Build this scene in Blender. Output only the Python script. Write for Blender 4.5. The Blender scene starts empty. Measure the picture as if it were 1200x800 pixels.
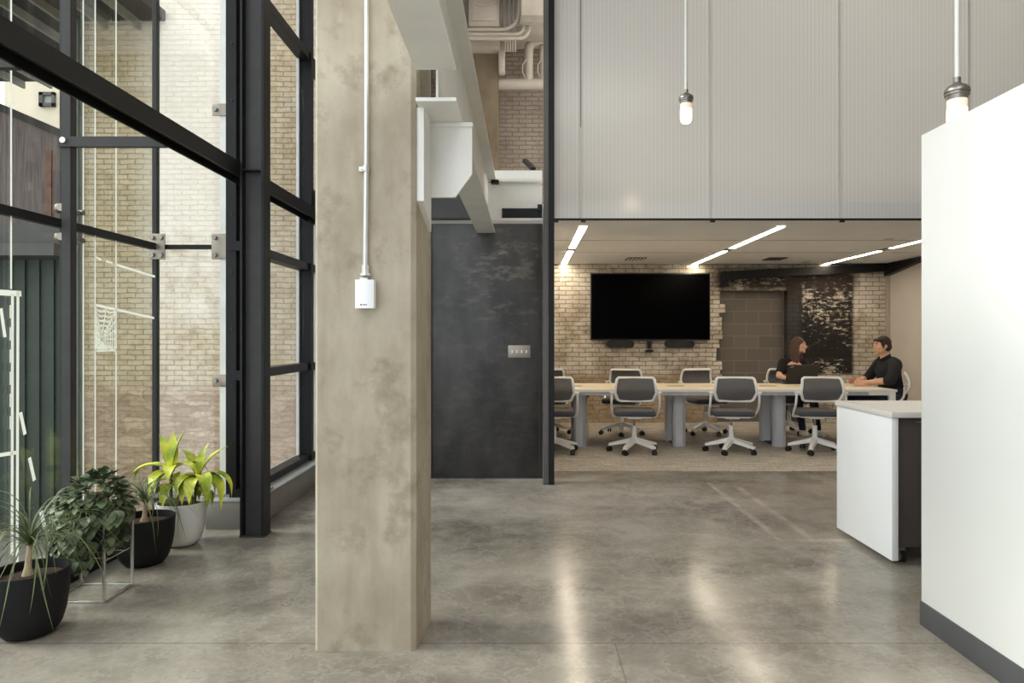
EXPO = 0.0
SKY = 2.85
SKYCOL = (.89, .96, 1.08, 1)
STRIP = 33.0
PEND = 4
SUN = 4.0
UPPER = 190
HALL_FILL = 130
import bpy, bmesh, math, random
from mathutils import Vector, Matrix, Euler
random.seed(7)
PI = math.pi
SC = bpy.context.scene
COL = SC.collection
VX, VY, FPX, EYE = 616.0, 395.0, 800.0, 1.38

def at(px, py, d):
    """photo pixel + depth in metres -> point in the room (x right, y deep, z up)"""
    return Vector(((px - VX) * d / FPX, d, EYE + (VY - py) * d / FPX))

# ------------------------------------------------------------------ materials
def lin(c):
    return tuple(((v / 255) / 12.92 if v / 255 <= .04045 else ((v / 255 + .055) / 1.055) ** 2.4) for v in c) + (1,)

class NT:
    def __init__(s, name):
        s.m = bpy.data.materials.new(name); s.m.use_nodes = True
        s.t = s.m.node_tree; s.n = s.t.nodes; s.l = s.t.links
        s.b = s.n['Principled BSDF']
    def new(s, typ, **kw):
        nd = s.n.new(typ)
        for k, v in kw.items():
            if k in nd.inputs: nd.inputs[k].default_value = v
            else: setattr(nd, k, v)
        return nd
    def link(s, a, b): s.l.new(a, b)
    def math(s, op, a, b=None, c=None, clamp=False):
        nd = s.n.new('ShaderNodeMath'); nd.operation = op; nd.use_clamp = clamp
        for i, v in enumerate((a, b, c)):
            if v is None: continue
            if isinstance(v, (int, float)): nd.inputs[i].default_value = v
            else: s.link(v, nd.inputs[i])
        return nd.outputs[0]
    def mix(s, fac, a, b, mode='MIX'):
        nd = s.n.new('ShaderNodeMix'); nd.data_type = 'RGBA'; nd.blend_type = mode
        for i, v in ((0, fac), (6, a), (7, b)):
            if isinstance(v, (int, float)): nd.inputs[i].default_value = v
            elif isinstance(v, tuple): nd.inputs[i].default_value = v
            else: s.link(v, nd.inputs[i])
        return nd.outputs[2]
    def noise(s, vec, scale, detail=4, rough=.55, stretch=None):
        if stretch:
            mp = s.new('ShaderNodeMapping'); mp.inputs['Scale'].default_value = stretch
            s.link(vec, mp.inputs['Vector']); vec = mp.outputs[0]
        nd = s.new('ShaderNodeTexNoise'); nd.inputs['Scale'].default_value = scale
        nd.inputs['Detail'].default_value = detail; nd.inputs['Roughness'].default_value = rough
        s.link(vec, nd.inputs['Vector']); return nd.outputs['Fac']
    def ramp(s, fac, lo, hi):
        nd = s.n.new('ShaderNodeMapRange'); nd.clamp = True
        s.link(fac, nd.inputs[0]); nd.inputs[1].default_value = lo; nd.inputs[2].default_value = hi
        return nd.outputs[0]
    def bump(s, h, strength, dist=.01):
        nd = s.new('ShaderNodeBump'); nd.inputs['Strength'].default_value = strength
        nd.inputs['Distance'].default_value = dist
        s.link(h, nd.inputs['Height']); s.link(nd.outputs[0], s.b.inputs['Normal'])
    def pos(s): return s.new('ShaderNodeNewGeometry').outputs['Position']
    def obj(s): return s.new('ShaderNodeTexCoord').outputs['Object']
    def xyz(s, v):
        nd = s.new('ShaderNodeSeparateXYZ'); s.link(v, nd.inputs[0]); return nd.outputs
    def comb(s, x, y, z):
        nd = s.new('ShaderNodeCombineXYZ')
        for i, v in enumerate((x, y, z)):
            if isinstance(v, (int, float)): nd.inputs[i].default_value = v
            else: s.link(v, nd.inputs[i])
        return nd.outputs[0]
    def box(s, u, v, u0, u1, v0, v1, soft=.02):
        """1 inside a rectangle of (u, v)"""
        a = s.math('MULTIPLY', s.ramp(u, u0 - soft, u0 + soft), s.ramp(u, u1 + soft, u1 - soft))
        b = s.math('MULTIPLY', s.ramp(v, v0 - soft, v0 + soft), s.ramp(v, v1 + soft, v1 - soft))
        return s.math('MULTIPLY', a, b)

def mat(name, rgb, rough=.5, metal=0., var=.06, scale=6, bump=0., bscale=60, stretch=None, spec=.5, rgb2=None, emit=0, ecol=None, lo=.35, hi=.65):
    t = NT(name); p = t.obj()
    f = t.ramp(t.noise(p, scale, stretch=stretch), lo, hi)
    c = lin(rgb)
    if rgb2: a, b = c, lin(rgb2)
    else:
        a = tuple(x * (1 - var) for x in c[:3]) + (1,); b = tuple(min(1, x * (1 + var)) for x in c[:3]) + (1,)
    t.link(t.mix(f, a, b), t.b.inputs['Base Color'])
    t.b.inputs['Roughness'].default_value = rough; t.b.inputs['Metallic'].default_value = metal
    t.b.inputs['Specular IOR Level'].default_value = spec
    if bump: t.bump(t.noise(p, bscale, stretch=stretch), bump)
    if emit:
        t.b.inputs['Emission Color'].default_value = lin(ecol or rgb); t.b.inputs['Emission Strength'].default_value = emit
    return t.m

M = {}
M['black_steel'] = mat('black_steel', (24, 23, 23), .45, 0, .12, 8, spec=.28)
M['grey_steel'] = mat('grey_steel', (58, 56, 55), .45, 0, .1, 8, spec=.35)
M['post_grey'] = mat('post_grey', (92, 88, 85), .45, 0, .08, 8)
M['white_steel'] = mat('white_steel', (226, 224, 216), .42, 0, .04, 4)
M['white_paint'] = mat('white_paint', (236, 235, 231), .6, 0, .01, 3)
M['white_laminate'] = mat('white_laminate', (238, 238, 238), .38, 0, .01, 3)
M['counter_laminate'] = mat('counter_laminate', (214, 208, 200), .4, 0, .02, 3)
M['beige_paint'] = mat('beige_paint', (204, 197, 188), .6, 0, .03, 3)
M['curb_grey'] = mat('curb_grey', (136, 131, 124), .6, 0, .05, 6)
M['gypsum'] = mat('gypsum', (205, 201, 194), .7, 0, .02, 3)
M['ceiling_paint'] = mat('ceiling_paint', (234, 236, 240), .8, 0, .02, 2)
M['hall_ceiling'] = mat('hall_ceiling', (176, 170, 160), .8, 0, .08, 2)
M['dark_brown_panel'] = mat('dark_brown_panel', (78, 70, 66), .5, 0, .06, 6, stretch=(1, 1, 20))
M['baseboard_rubber'] = mat('baseboard_rubber', (82, 82, 84), .55, 0, .06, 8)
M['pipe_paint'] = mat('pipe_paint', (178, 168, 153), .5, 0, .06, 6)
M['conduit_metal'] = mat('conduit_metal', (205, 203, 198), .35, .55, .05, 10)
M['chrome'] = mat('chrome', (226, 224, 220), .24, .85, .03, 10)
M['brushed'] = mat('brushed', (158, 148, 136), .38, .7, .06, 40, stretch=(1, 1, 8))
M['aluminium'] = mat('aluminium', (200, 203, 208), .4, .05, .03, 10)
M['black_plastic'] = mat('black_plastic', (24, 24, 25), .45, 0, .1, 10)
M['screen'] = mat('screen', (2, 2, 3), .3, 0, .1, 3, spec=.04)
M['chair_white'] = mat('chair_white', (244, 243, 241), .4, 0, .02, 5)
M['chair_mesh'] = mat('chair_mesh', (104, 103, 104), .75, 0, .12, 160)
_m = M['chair_mesh'].node_tree; _o = _m.nodes['Material Output']; _t = _m.nodes.new('ShaderNodeBsdfTransparent'); _x = _m.nodes.new('ShaderNodeMixShader')
_x.inputs[0].default_value = .22; _m.links.new(_m.nodes['Principled BSDF'].outputs[0], _x.inputs[1]); _m.links.new(_t.outputs[0], _x.inputs[2]); _m.links.new(_x.outputs[0], _o.inputs['Surface'])
M['chair_cushion'] = mat('chair_cushion', (84, 85, 88), .9, 0, .1, 120, bump=.2, bscale=300)
M['chair_cushion_black'] = mat('chair_cushion_black', (22, 22, 24), .9, 0, .1, 120)
M['pot_black'] = mat('pot_black', (19, 19, 20), .6, 0, .12, 8, bump=.05, bscale=30, spec=.3)
M['pot_white'] = mat('pot_white', (222, 220, 214), .5, 0, .03, 6)
M['soil'] = mat('soil', (62, 42, 30), .95, 0, .4, 60, bump=.6, bscale=90)
M['bark'] = mat('bark', (184, 164, 134), .8, 0, .25, 30, bump=.3, bscale=60, stretch=(1, 1, .4))
M['stem_green'] = mat('stem_green', (112, 116, 60), .7, 0, .2, 30)
M['palm_leaf'] = mat('palm_leaf', (66, 80, 44), .5, 0, .3, 9, rgb2=(112, 122, 74))
M['trail_leaf'] = mat('trail_leaf', (56, 66, 42), .5, 0, .3, 14, rgb2=(108, 120, 86), bump=.2, bscale=60)
M['lime_leaf'] = mat('lime_leaf', (128, 150, 36), .42, 0, .2, 7, rgb2=(218, 220, 84), lo=.36, hi=.58)
M['shirt_black'] = mat('shirt_black', (24, 25, 29), .9, 0, .2, 14, bump=.35, bscale=18)
M['tee_black'] = mat('tee_black', (24, 23, 24), .9, 0, .2, 14, bump=.3, bscale=18)
M['jeans'] = mat('jeans', (38, 42, 54), .9, 0, .2, 30)
M['skin'] = mat('skin', (206, 160, 134), .5, 0, .06, 12)
M['skin_fair'] = mat('skin_fair', (210, 166, 142), .5, 0, .06, 12)
M['hair_brown'] = mat('hair_brown', (44, 30, 22), .8, 0, .3, 60, bump=.5, bscale=90)
M['hair_auburn'] = mat('hair_auburn', (82, 54, 38), .5, 0, .35, 40, stretch=(6, 6, .6), bump=.5, bscale=70)
M['lips'] = mat('lips', (176, 108, 96), .5)
M['eye_dark'] = mat('eye_dark', (40, 30, 26), .3)
M['laptop'] = mat('laptop', (34, 32, 31), .45, 0, .08, 10)
M['silver'] = mat('silver', (190, 190, 190), .3, .7)
M['window_strip'] = mat('window_strip', (232, 232, 226), .5)
M['wood'] = mat('wood', (222, 209, 184), .42, 0, .05, 5, stretch=(1, 12, 12))
M['bulb_glass'] = mat('bulb_glass', (255, 226, 190), .3, emit=3.2, ecol=(255, 224, 188))
M['bulb_upper'] = mat('bulb_upper', (236, 222, 204), .25, emit=.5, ecol=(255, 220, 184))
M['led'] = mat('led', (255, 250, 240), .5, emit=STRIP, ecol=(255, 238, 212))
M['cap_metal'] = mat('cap_metal', (150, 144, 136), .35, .7)
M['bolt_dark'] = mat('bolt_dark', (20, 20, 20), .4)
M['slot_dark'] = mat('slot_dark', (70, 60, 50), .6)
M['vent_dark'] = mat('vent_dark', (60, 58, 55), .7)
M['cable'] = mat('cable', (30, 30, 30), .6)
M['asphalt'] = mat('asphalt', (112, 108, 102), .9, 0, .15, 4, bump=.3)
M['green_siding'] = mat('green_siding', (52, 60, 52), .6, 0, .12, 4)
M['reflection_grey'] = mat('reflection_grey', (88, 94, 88), .6, 0, .1, 4)
M['brown_siding'] = mat('brown_siding', (84, 70, 66), .7, 0, .2, 5, rgb2=(112, 98, 94), stretch=(8, 8, .5))
M['rust'] = mat('rust', (112, 82, 66), .8, 0, .2, 9)
M['canopy_grey'] = mat('canopy_grey', (80, 77, 73), .6, 0, .1, 5)
M['deck_dark'] = mat('deck_dark', (50, 46, 42), .8, 0, .15, 5)
M['joist'] = mat('joist', (128, 122, 112), .8, 0, .1, 5)
M['cream_stucco'] = mat('cream_stucco', (226, 212, 190), .9, 0, .08, 1.2, bump=.2, bscale=10)
M['pane_grey'] = mat('pane_grey', (150, 150, 148), .3)
M['black_joint'] = mat('black_joint', (14, 14, 14), .5)
M['grey_sill'] = mat('grey_sill', (150, 150, 148), .45, .3, .05, 6)

def concrete_column_mat(name, c1, c2, cd):
    t = NT(name); p = t.pos()
    f = t.ramp(t.noise(p, 3.0, 8, .62, (1, 1, .55)), .36, .66)
    c = t.mix(f, lin(c1), lin(c2))
    blot = t.ramp(t.noise(p, 4.4, 9, .68), .54, .68)
    c = t.mix(t.math('MULTIPLY', blot, .6), c, lin(cd))
    streak = t.ramp(t.noise(p, 16, 3, .5, (1, 1, .07)), .5, .8)
    c = t.mix(t.math('MULTIPLY', streak, .25), c, lin(cd))
    pits = t.ramp(t.noise(p, 90, 2, .5), .70, .76)
    c = t.mix(t.math('MULTIPLY', pits, .5), c, lin((92, 80, 64)))
    t.link(c, t.b.inputs['Base Color']); t.b.inputs['Roughness'].default_value = .82
    t.bump(t.math('ADD', t.noise(p, 40, 6), t.math('MULTIPLY', pits, -.6)), .22, .006)
    return t.m
M['column_concrete'] = concrete_column_mat('column_concrete', (154, 142, 121), (182, 172, 153), (122, 107, 84))
M['column_brown'] = concrete_column_mat('column_brown', (108, 94, 72), (124, 110, 88), (88, 74, 54))

def floor_mat():
    t = NT('polished_concrete'); p = t.pos(); x, y, z = t.xyz(p)
    f = t.ramp(t.noise(p, .9, 9, .6, (1, 1.3, 1)), .34, .66)
    c = t.mix(f, lin((102, 95, 86)), lin((158, 150, 138)))
    g = t.ramp(t.noise(p, 3.2, 6, .6), .5, .75)
    c = t.mix(t.math('MULTIPLY', g, .5), c, lin((168, 162, 152)))
    d = t.ramp(t.noise(p, 2.1, 9, .72), .50, .68)
    c = t.mix(t.math('MULTIPLY', d, .5), c, lin((92, 83, 72)))
    vein = t.ramp(t.math('ABSOLUTE', t.math('SUBTRACT', t.noise(p, 5, 8, .7), .5)), .035, .0)
    c = t.mix(t.math('MULTIPLY', vein, .28), c, lin((176, 168, 156)))
    fine = t.ramp(t.noise(p, 40, 3), .3, .7)
    c = t.mix(.10, c, t.mix(fine, lin((90, 82, 72)), lin((180, 174, 164))))
    # saw-cut joints and the scribed patch
    cut = t.box(x, y, -2.5, 8, 3.076, 3.084, .003)
    cut = t.math('MAXIMUM', cut, t.box(x, y, .4, .406, -3, 3.08, .003))
    c = t.mix(t.math('MULTIPLY', cut, .5), c, lin((74, 66, 58)))
    patch = t.box(x, y, 1.71, 3.6, 4.62, 6.47, .012)
    inner = t.box(x, y, 1.755, 3.6, 4.67, 6.47, .02)
    rim = t.math('SUBTRACT', patch, inner)
    rim2 = t.box(x, y, 1.93, 1.985, 4.65, 6.3, .015)
    wear = t.ramp(t.noise(p, 7, 5), .3, .7)
    c = t.mix(t.math('MULTIPLY', patch, .22), c, lin((142, 128, 112)))
    c = t.mix(t.math('MULTIPLY', t.math('MULTIPLY', t.math('MAXIMUM', rim, t.math('MULTIPLY', rim2, .8)), wear), .55), c, lin((190, 180, 168)))
    t.link(c, t.b.inputs['Base Color'])
    r = t.math('ADD', t.math('MULTIPLY', t.noise(p, 4, 5), .16), .10)
    t.link(r, t.b.inputs['Roughness']); t.b.inputs['Specular IOR Level'].default_value = .19
    t.bump(t.noise(p, 6, 4), .06, .01)
    return t.m
M['polished_concrete'] = floor_mat()

def carpet_mat():
    t = NT('striped_carpet'); p = t.pos()
    f = t.ramp(t.noise(p, 3, 5, .6, (1, 9, 1)), .38, .62)
    c = t.mix(f, lin((130, 126, 121)), lin((204, 197, 184)))
    g = t.ramp(t.noise(p, 70, 3, .6, (.6, 1, 1)), .35, .65)
    c = t.mix(.45, c, t.mix(g, lin((98, 94, 88)), lin((222, 212, 194))))
    t.link(c, t.b.inputs['Base Color']); t.b.inputs['Roughness'].default_value = .95
    t.bump(g, .4, .01)
    return t.m
M['striped_carpet'] = carpet_mat()

def brick_mat(name, c1, c2, mortar, white=None, whitefac=.4, bw=.215, rh=.071, ms=.009, extra=None):
    t = NT(name); p = t.pos(); x, y, z = t.xyz(p)
    wob = t.noise(p, 9, 3)
    u = t.math('ADD', x, t.math('MULTIPLY', t.math('SUBTRACT', wob, .5), .03))
    v = t.math('ADD', z, t.math('MULTIPLY', t.math('SUBTRACT', t.noise(p, 6, 3), .5), .03))
    b = t.new('ShaderNodeTexBrick'); b.offset = .5
    t.link(t.comb(u, v, 0), b.inputs['Vector'])
    for k, q in (('Scale', 1), ('Mortar Size', ms), ('Mortar Smooth', .35), ('Bias', 0), ('Brick Width', bw), ('Row Height', rh)):
        b.inputs[k].default_value = q
    b.inputs['Color1'].default_value = lin(c1); b.inputs['Color2'].default_value = lin(c2); b.inputs['Mortar'].default_value = lin(mortar)
    c = b.outputs['Color']
    n = t.ramp(t.noise(p, 14, 6, .65), .3, .7)
    c = t.mix(.35, c, t.mix(n, lin(tuple(k * .62 for k in c1)), lin(tuple(min(255, k * 1.12) for k in c2))))
    if white:
        w = t.ramp(t.noise(p, 2.6, 6, .65), .38, .6)
        w = t.math('MULTIPLY', t.math('MULTIPLY', w, whitefac), t.math('SUBTRACT', 1.0, t.math('MULTIPLY', b.outputs['Fac'], .75)))
        c = t.mix(w, c, lin(white))
    if extra: c = extra(t, c, p, x, z)
    t.link(c, t.b.inputs['Base Color']); t.b.inputs['Roughness'].default_value = .88
    t.bump(t.math('SUBTRACT', t.math('MULTIPLY', n, .5), b.outputs['Fac']), .7, .012)
    return t.m

def room_extra(t, c, p, x, z):
    # charred black patch right of the blocked doorway, bare rough masonry low down, dark soot along the top
    n = t.noise(p, 11, 6, .7)
    n2 = t.math('ADD', t.math('MULTIPLY', t.noise(p, 2.4, 4), .35), t.math('MULTIPLY', t.noise(p, 10, 7, .75, (1, 1, 2.2)), .65))
    ch = t.box(x, z, 4.42, 5.28, .78, 2.38, .03)
    n2 = t.math('ADD', n2, t.math('MULTIPLY', t.math('MULTIPLY', t.ramp(z, 1.4, 1.9), t.ramp(z, 2.3, 2.0)), .045))
    c = t.mix(t.math('MULTIPLY', ch, t.ramp(n2, .585, .535)), c, lin((30, 26, 23)))
    ch2 = t.box(x, z, 4.2, 4.46, 0, 2.3, .02)
    c = t.mix(t.math('MULTIPLY', ch2, .95), c, lin((38, 38, 40)))
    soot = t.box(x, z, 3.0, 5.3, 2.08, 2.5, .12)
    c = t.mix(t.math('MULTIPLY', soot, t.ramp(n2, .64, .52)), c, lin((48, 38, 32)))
    low = t.box(x, z, -2, 4.1, -.2, .78, .06)
    r = t.ramp(t.noise(p, 8, 5, .7, (1, 1, 2)), .35, .65)
    c = t.mix(t.math('MULTIPLY', low, .75), c, t.mix(r, lin((112, 90, 66)), lin((178, 152, 116))))
    up = t.ramp(z, 2.7, 3.1)  # dim light of the upper level put into the brick as darker colour
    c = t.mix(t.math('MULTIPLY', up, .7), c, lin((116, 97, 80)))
    return c
M['room_brick'] = brick_mat('room_brick', (160, 146, 124), (194, 182, 162), (88, 77, 65), (224, 218, 206), .85, extra=room_extra)

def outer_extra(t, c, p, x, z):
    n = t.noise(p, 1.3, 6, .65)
    w = t.box(x, z, -5.25, -3.7, 1.55, 8, .2)  # pale wash on the brick; sky reflection also coloured in towards its top
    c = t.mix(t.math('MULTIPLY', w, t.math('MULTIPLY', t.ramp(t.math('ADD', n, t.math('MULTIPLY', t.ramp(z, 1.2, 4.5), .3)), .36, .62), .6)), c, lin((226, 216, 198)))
    low = t.math('MULTIPLY', t.ramp(t.math('ADD', z, t.math('MULTIPLY', n, .5)), 1.05, .8), .85)
    mp = t.new('ShaderNodeMapping'); mp.inputs['Scale'].default_value = (3.4, 0, 13)
    t.link(t.comb(t.math('ADD', x, t.math('MULTIPLY', t.noise(p, 9, 4), .16)), 0, t.math('ADD', z, t.math('MULTIPLY', t.noise(p, 7, 5), .10))), mp.inputs[0])
    vo = t.new('ShaderNodeTexVoronoi'); vo.inputs['Scale'].default_value = 1.0; t.link(mp.outputs[0], vo.inputs['Vector'])
    ve = t.new('ShaderNodeTexVoronoi'); ve.feature = 'DISTANCE_TO_EDGE'; ve.inputs['Scale'].default_value = 1.0; t.link(mp.outputs[0], ve.inputs['Vector'])
    st = t.mix(t.xyz(vo.outputs['Color'])[0], lin((150, 124, 98)), lin((196, 172, 144)))
    st = t.mix(t.math('MULTIPLY', t.ramp(t.noise(p, 22, 7, .75), .38, .62), .55), st, lin((124, 98, 76)))
    st = t.mix(t.math('MULTIPLY', t.ramp(ve.outputs['Distance'], .10, .02), .4), st, lin((92, 72, 54)))
    c = t.mix(low, c, st)
    return c
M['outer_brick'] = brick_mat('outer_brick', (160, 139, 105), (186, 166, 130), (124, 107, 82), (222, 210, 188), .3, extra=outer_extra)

def block_mat():
    t = NT('grey_block'); p = t.pos(); x, y, z = t.xyz(p)
    b = t.new('ShaderNodeTexBrick'); b.offset = .5
    t.link(t.comb(x, z, 0), b.inputs['Vector'])
    for k, q in (('Scale', 1), ('Mortar Size', .006), ('Mortar Smooth', .2), ('Bias', 0), ('Brick Width', .4), ('Row Height', .2)):
        b.inputs[k].default_value = q
    b.inputs['Color1'].default_value = lin((102, 96, 88)); b.inputs['Color2'].default_value = lin((112, 105, 97)); b.inputs['Mortar'].default_value = lin((130, 121, 110))
    t.link(b.outputs['Color'], t.b.inputs['Base Color']); t.b.inputs['Roughness'].default_value = .9
    t.bump(t.noise(p, 60, 4), .3, .005)
    return t.m
M['grey_block'] = block_mat()

def steel_panel_mat():
    t = NT('blackened_steel'); p = t.pos(); x, y, z = t.xyz(p)
    f = t.ramp(t.noise(p, 2.2, 7, .62, (1, 1, .5)), .35, .7)
    c = t.mix(f, lin((50, 49, 48)), lin((86, 84, 81)))
    rib = t.ramp(t.noise(p, 9, 2, .4, (1, 1, .05)), .55, .75)
    c = t.mix(t.math('MULTIPLY', rib, .35), c, lin((46, 46, 49)))
    sc = t.ramp(t.noise(p, 5, 9, .74, (1, 1, 2.2)), .50, .66)
    hi = t.math('MULTIPLY', t.ramp(z, 1.35, 2.0), t.ramp(z, 2.5, 2.2))
    hi = t.math('MULTIPLY', hi, t.ramp(x, -.8, -.2))
    c = t.mix(t.math('MULTIPLY', sc, t.math('ADD', t.math('MULTIPLY', hi, .6), .12)), c, lin((140, 132, 122)))
    ru = t.math('MULTIPLY', t.ramp(x, 0, .15), t.ramp(t.noise(p, 5, 5), .4, .65))
    c = t.mix(t.math('MULTIPLY', ru, .5), c, lin((92, 74, 60)))
    t.link(c, t.b.inputs['Base Color'])
    t.b.inputs['Roughness'].default_value = .42; t.b.inputs['Metallic'].default_value = .1
    t.bump(t.noise(p, 8, 4), .08, .01)
    return t.m
M['blackened_steel'] = steel_panel_mat()

def poly_mat(name, rgb, tr):
    t = NT(name); p = t.obj()
    f = t.ramp(t.noise(p, 1.2, 3), .3, .7)
    c = lin(rgb)
    x, y, z = t.xyz(t.pos())
    wv = t.math('ABSOLUTE', t.math('SUBTRACT', t.math('FRACT', t.math('DIVIDE', x, .0372)), .5))
    wv = t.ramp(wv, .30, .46)
    col = t.mix(wv, tuple(k * .90 for k in c[:3]) + (1,), c)
    col = t.mix(t.math('MULTIPLY', f, .12), col, c)
    t.link(col, t.b.inputs['Base Color']); t.b.inputs['Roughness'].default_value = .2
    t.b.inputs['Specular IOR Level'].default_value = .45
    ts = t.new('ShaderNodeBsdfTranslucent'); t.link(col, ts.inputs['Color'])
    mx = t.new('ShaderNodeMixShader'); mx.inputs[0].default_value = tr
    t.link(t.b.outputs[0], mx.inputs[1]); t.link(ts.outputs[0], mx.inputs[2])
    t.link(mx.outputs[0], t.n['Material Output'].inputs['Surface'])
    return t.m
M['polycarbonate'] = poly_mat('polycarbonate', (240, 237, 231), .3)
M['polycarbonate_rail'] = poly_mat('polycarbonate_rail', (240, 237, 232), .06)

def vinyl():
    t = NT('vinyl_white'); c = t.mix(t.noise(t.obj(), 3), lin((238, 238, 228)), lin((244, 244, 236)))
    d = t.new('ShaderNodeBsdfDiffuse'); tr = t.new('ShaderNodeBsdfTranslucent'); t.link(c, d.inputs[0]); t.link(c, tr.inputs[0])
    mx = t.new('ShaderNodeMixShader'); mx.inputs[0].default_value = .4
    t.link(d.outputs[0], mx.inputs[1]); t.link(tr.outputs[0], mx.inputs[2]); t.link(mx.outputs[0], t.n['Material Output'].inputs['Surface'])
    return t.m
M['vinyl_white'] = vinyl()
def glass_mat(name, tint):
    t = NT(name)
    tr = t.new('ShaderNodeBsdfTransparent'); tr.inputs[0].default_value = tint + (1,)
    gl = t.new('ShaderNodeBsdfGlossy'); gl.inputs['Roughness'].default_value = .0
    g = t.new('ShaderNodeNewGeometry'); dv = t.n.new('ShaderNodeVectorMath'); dv.operation = 'DOT_PRODUCT'
    t.link(g.outputs['Incoming'], dv.inputs[0]); t.link(g.outputs['Normal'], dv.inputs[1])
    k = t.math('POWER', t.math('SUBTRACT', 1.0, t.math('ABSOLUTE', dv.outputs['Value'])), 5.0)
    f = t.math('MULTIPLY_ADD', k, .96, .04)
    f = t.math('MULTIPLY_ADD', t.noise(t.obj(), 1.0), .002, f)
    mx = t.new('ShaderNodeMixShader'); t.link(f, mx.inputs[0])
    t.link(tr.outputs[0], mx.inputs[1]); t.link(gl.outputs[0], mx.inputs[2])
    t.link(mx.outputs[0], t.n['Material Output'].inputs['Surface'])
    return t.m
M['clear_glass'] = glass_mat('clear_glass', (.97, .98, .97))
M['tinted_glass'] = glass_mat('tinted_glass', (.86, .875, .825))

def perf_mat():
    t = NT('perforated_metal'); p = t.obj()
    v = t.new('ShaderNodeTexVoronoi'); v.inputs['Scale'].default_value = 70; v.inputs['Randomness'].default_value = 0.
    t.link(p, v.inputs['Vector'])
    h = t.ramp(v.outputs['Distance'], .26, .34)
    t.link(t.mix(h, lin((96, 96, 96)), lin((222, 222, 220))), t.b.inputs['Base Color'])
    t.b.inputs['Roughness'].default_value = .4; t.b.inputs['Metallic'].default_value = .3
    return t.m
M['perforated_metal'] = perf_mat()
# ------------------------------------------------------------------ mesh helpers
def origin_of(o):
    v = Vector((0, 0, 0))
    while o is not None: v += o.location; o = o.parent
    return v

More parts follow.
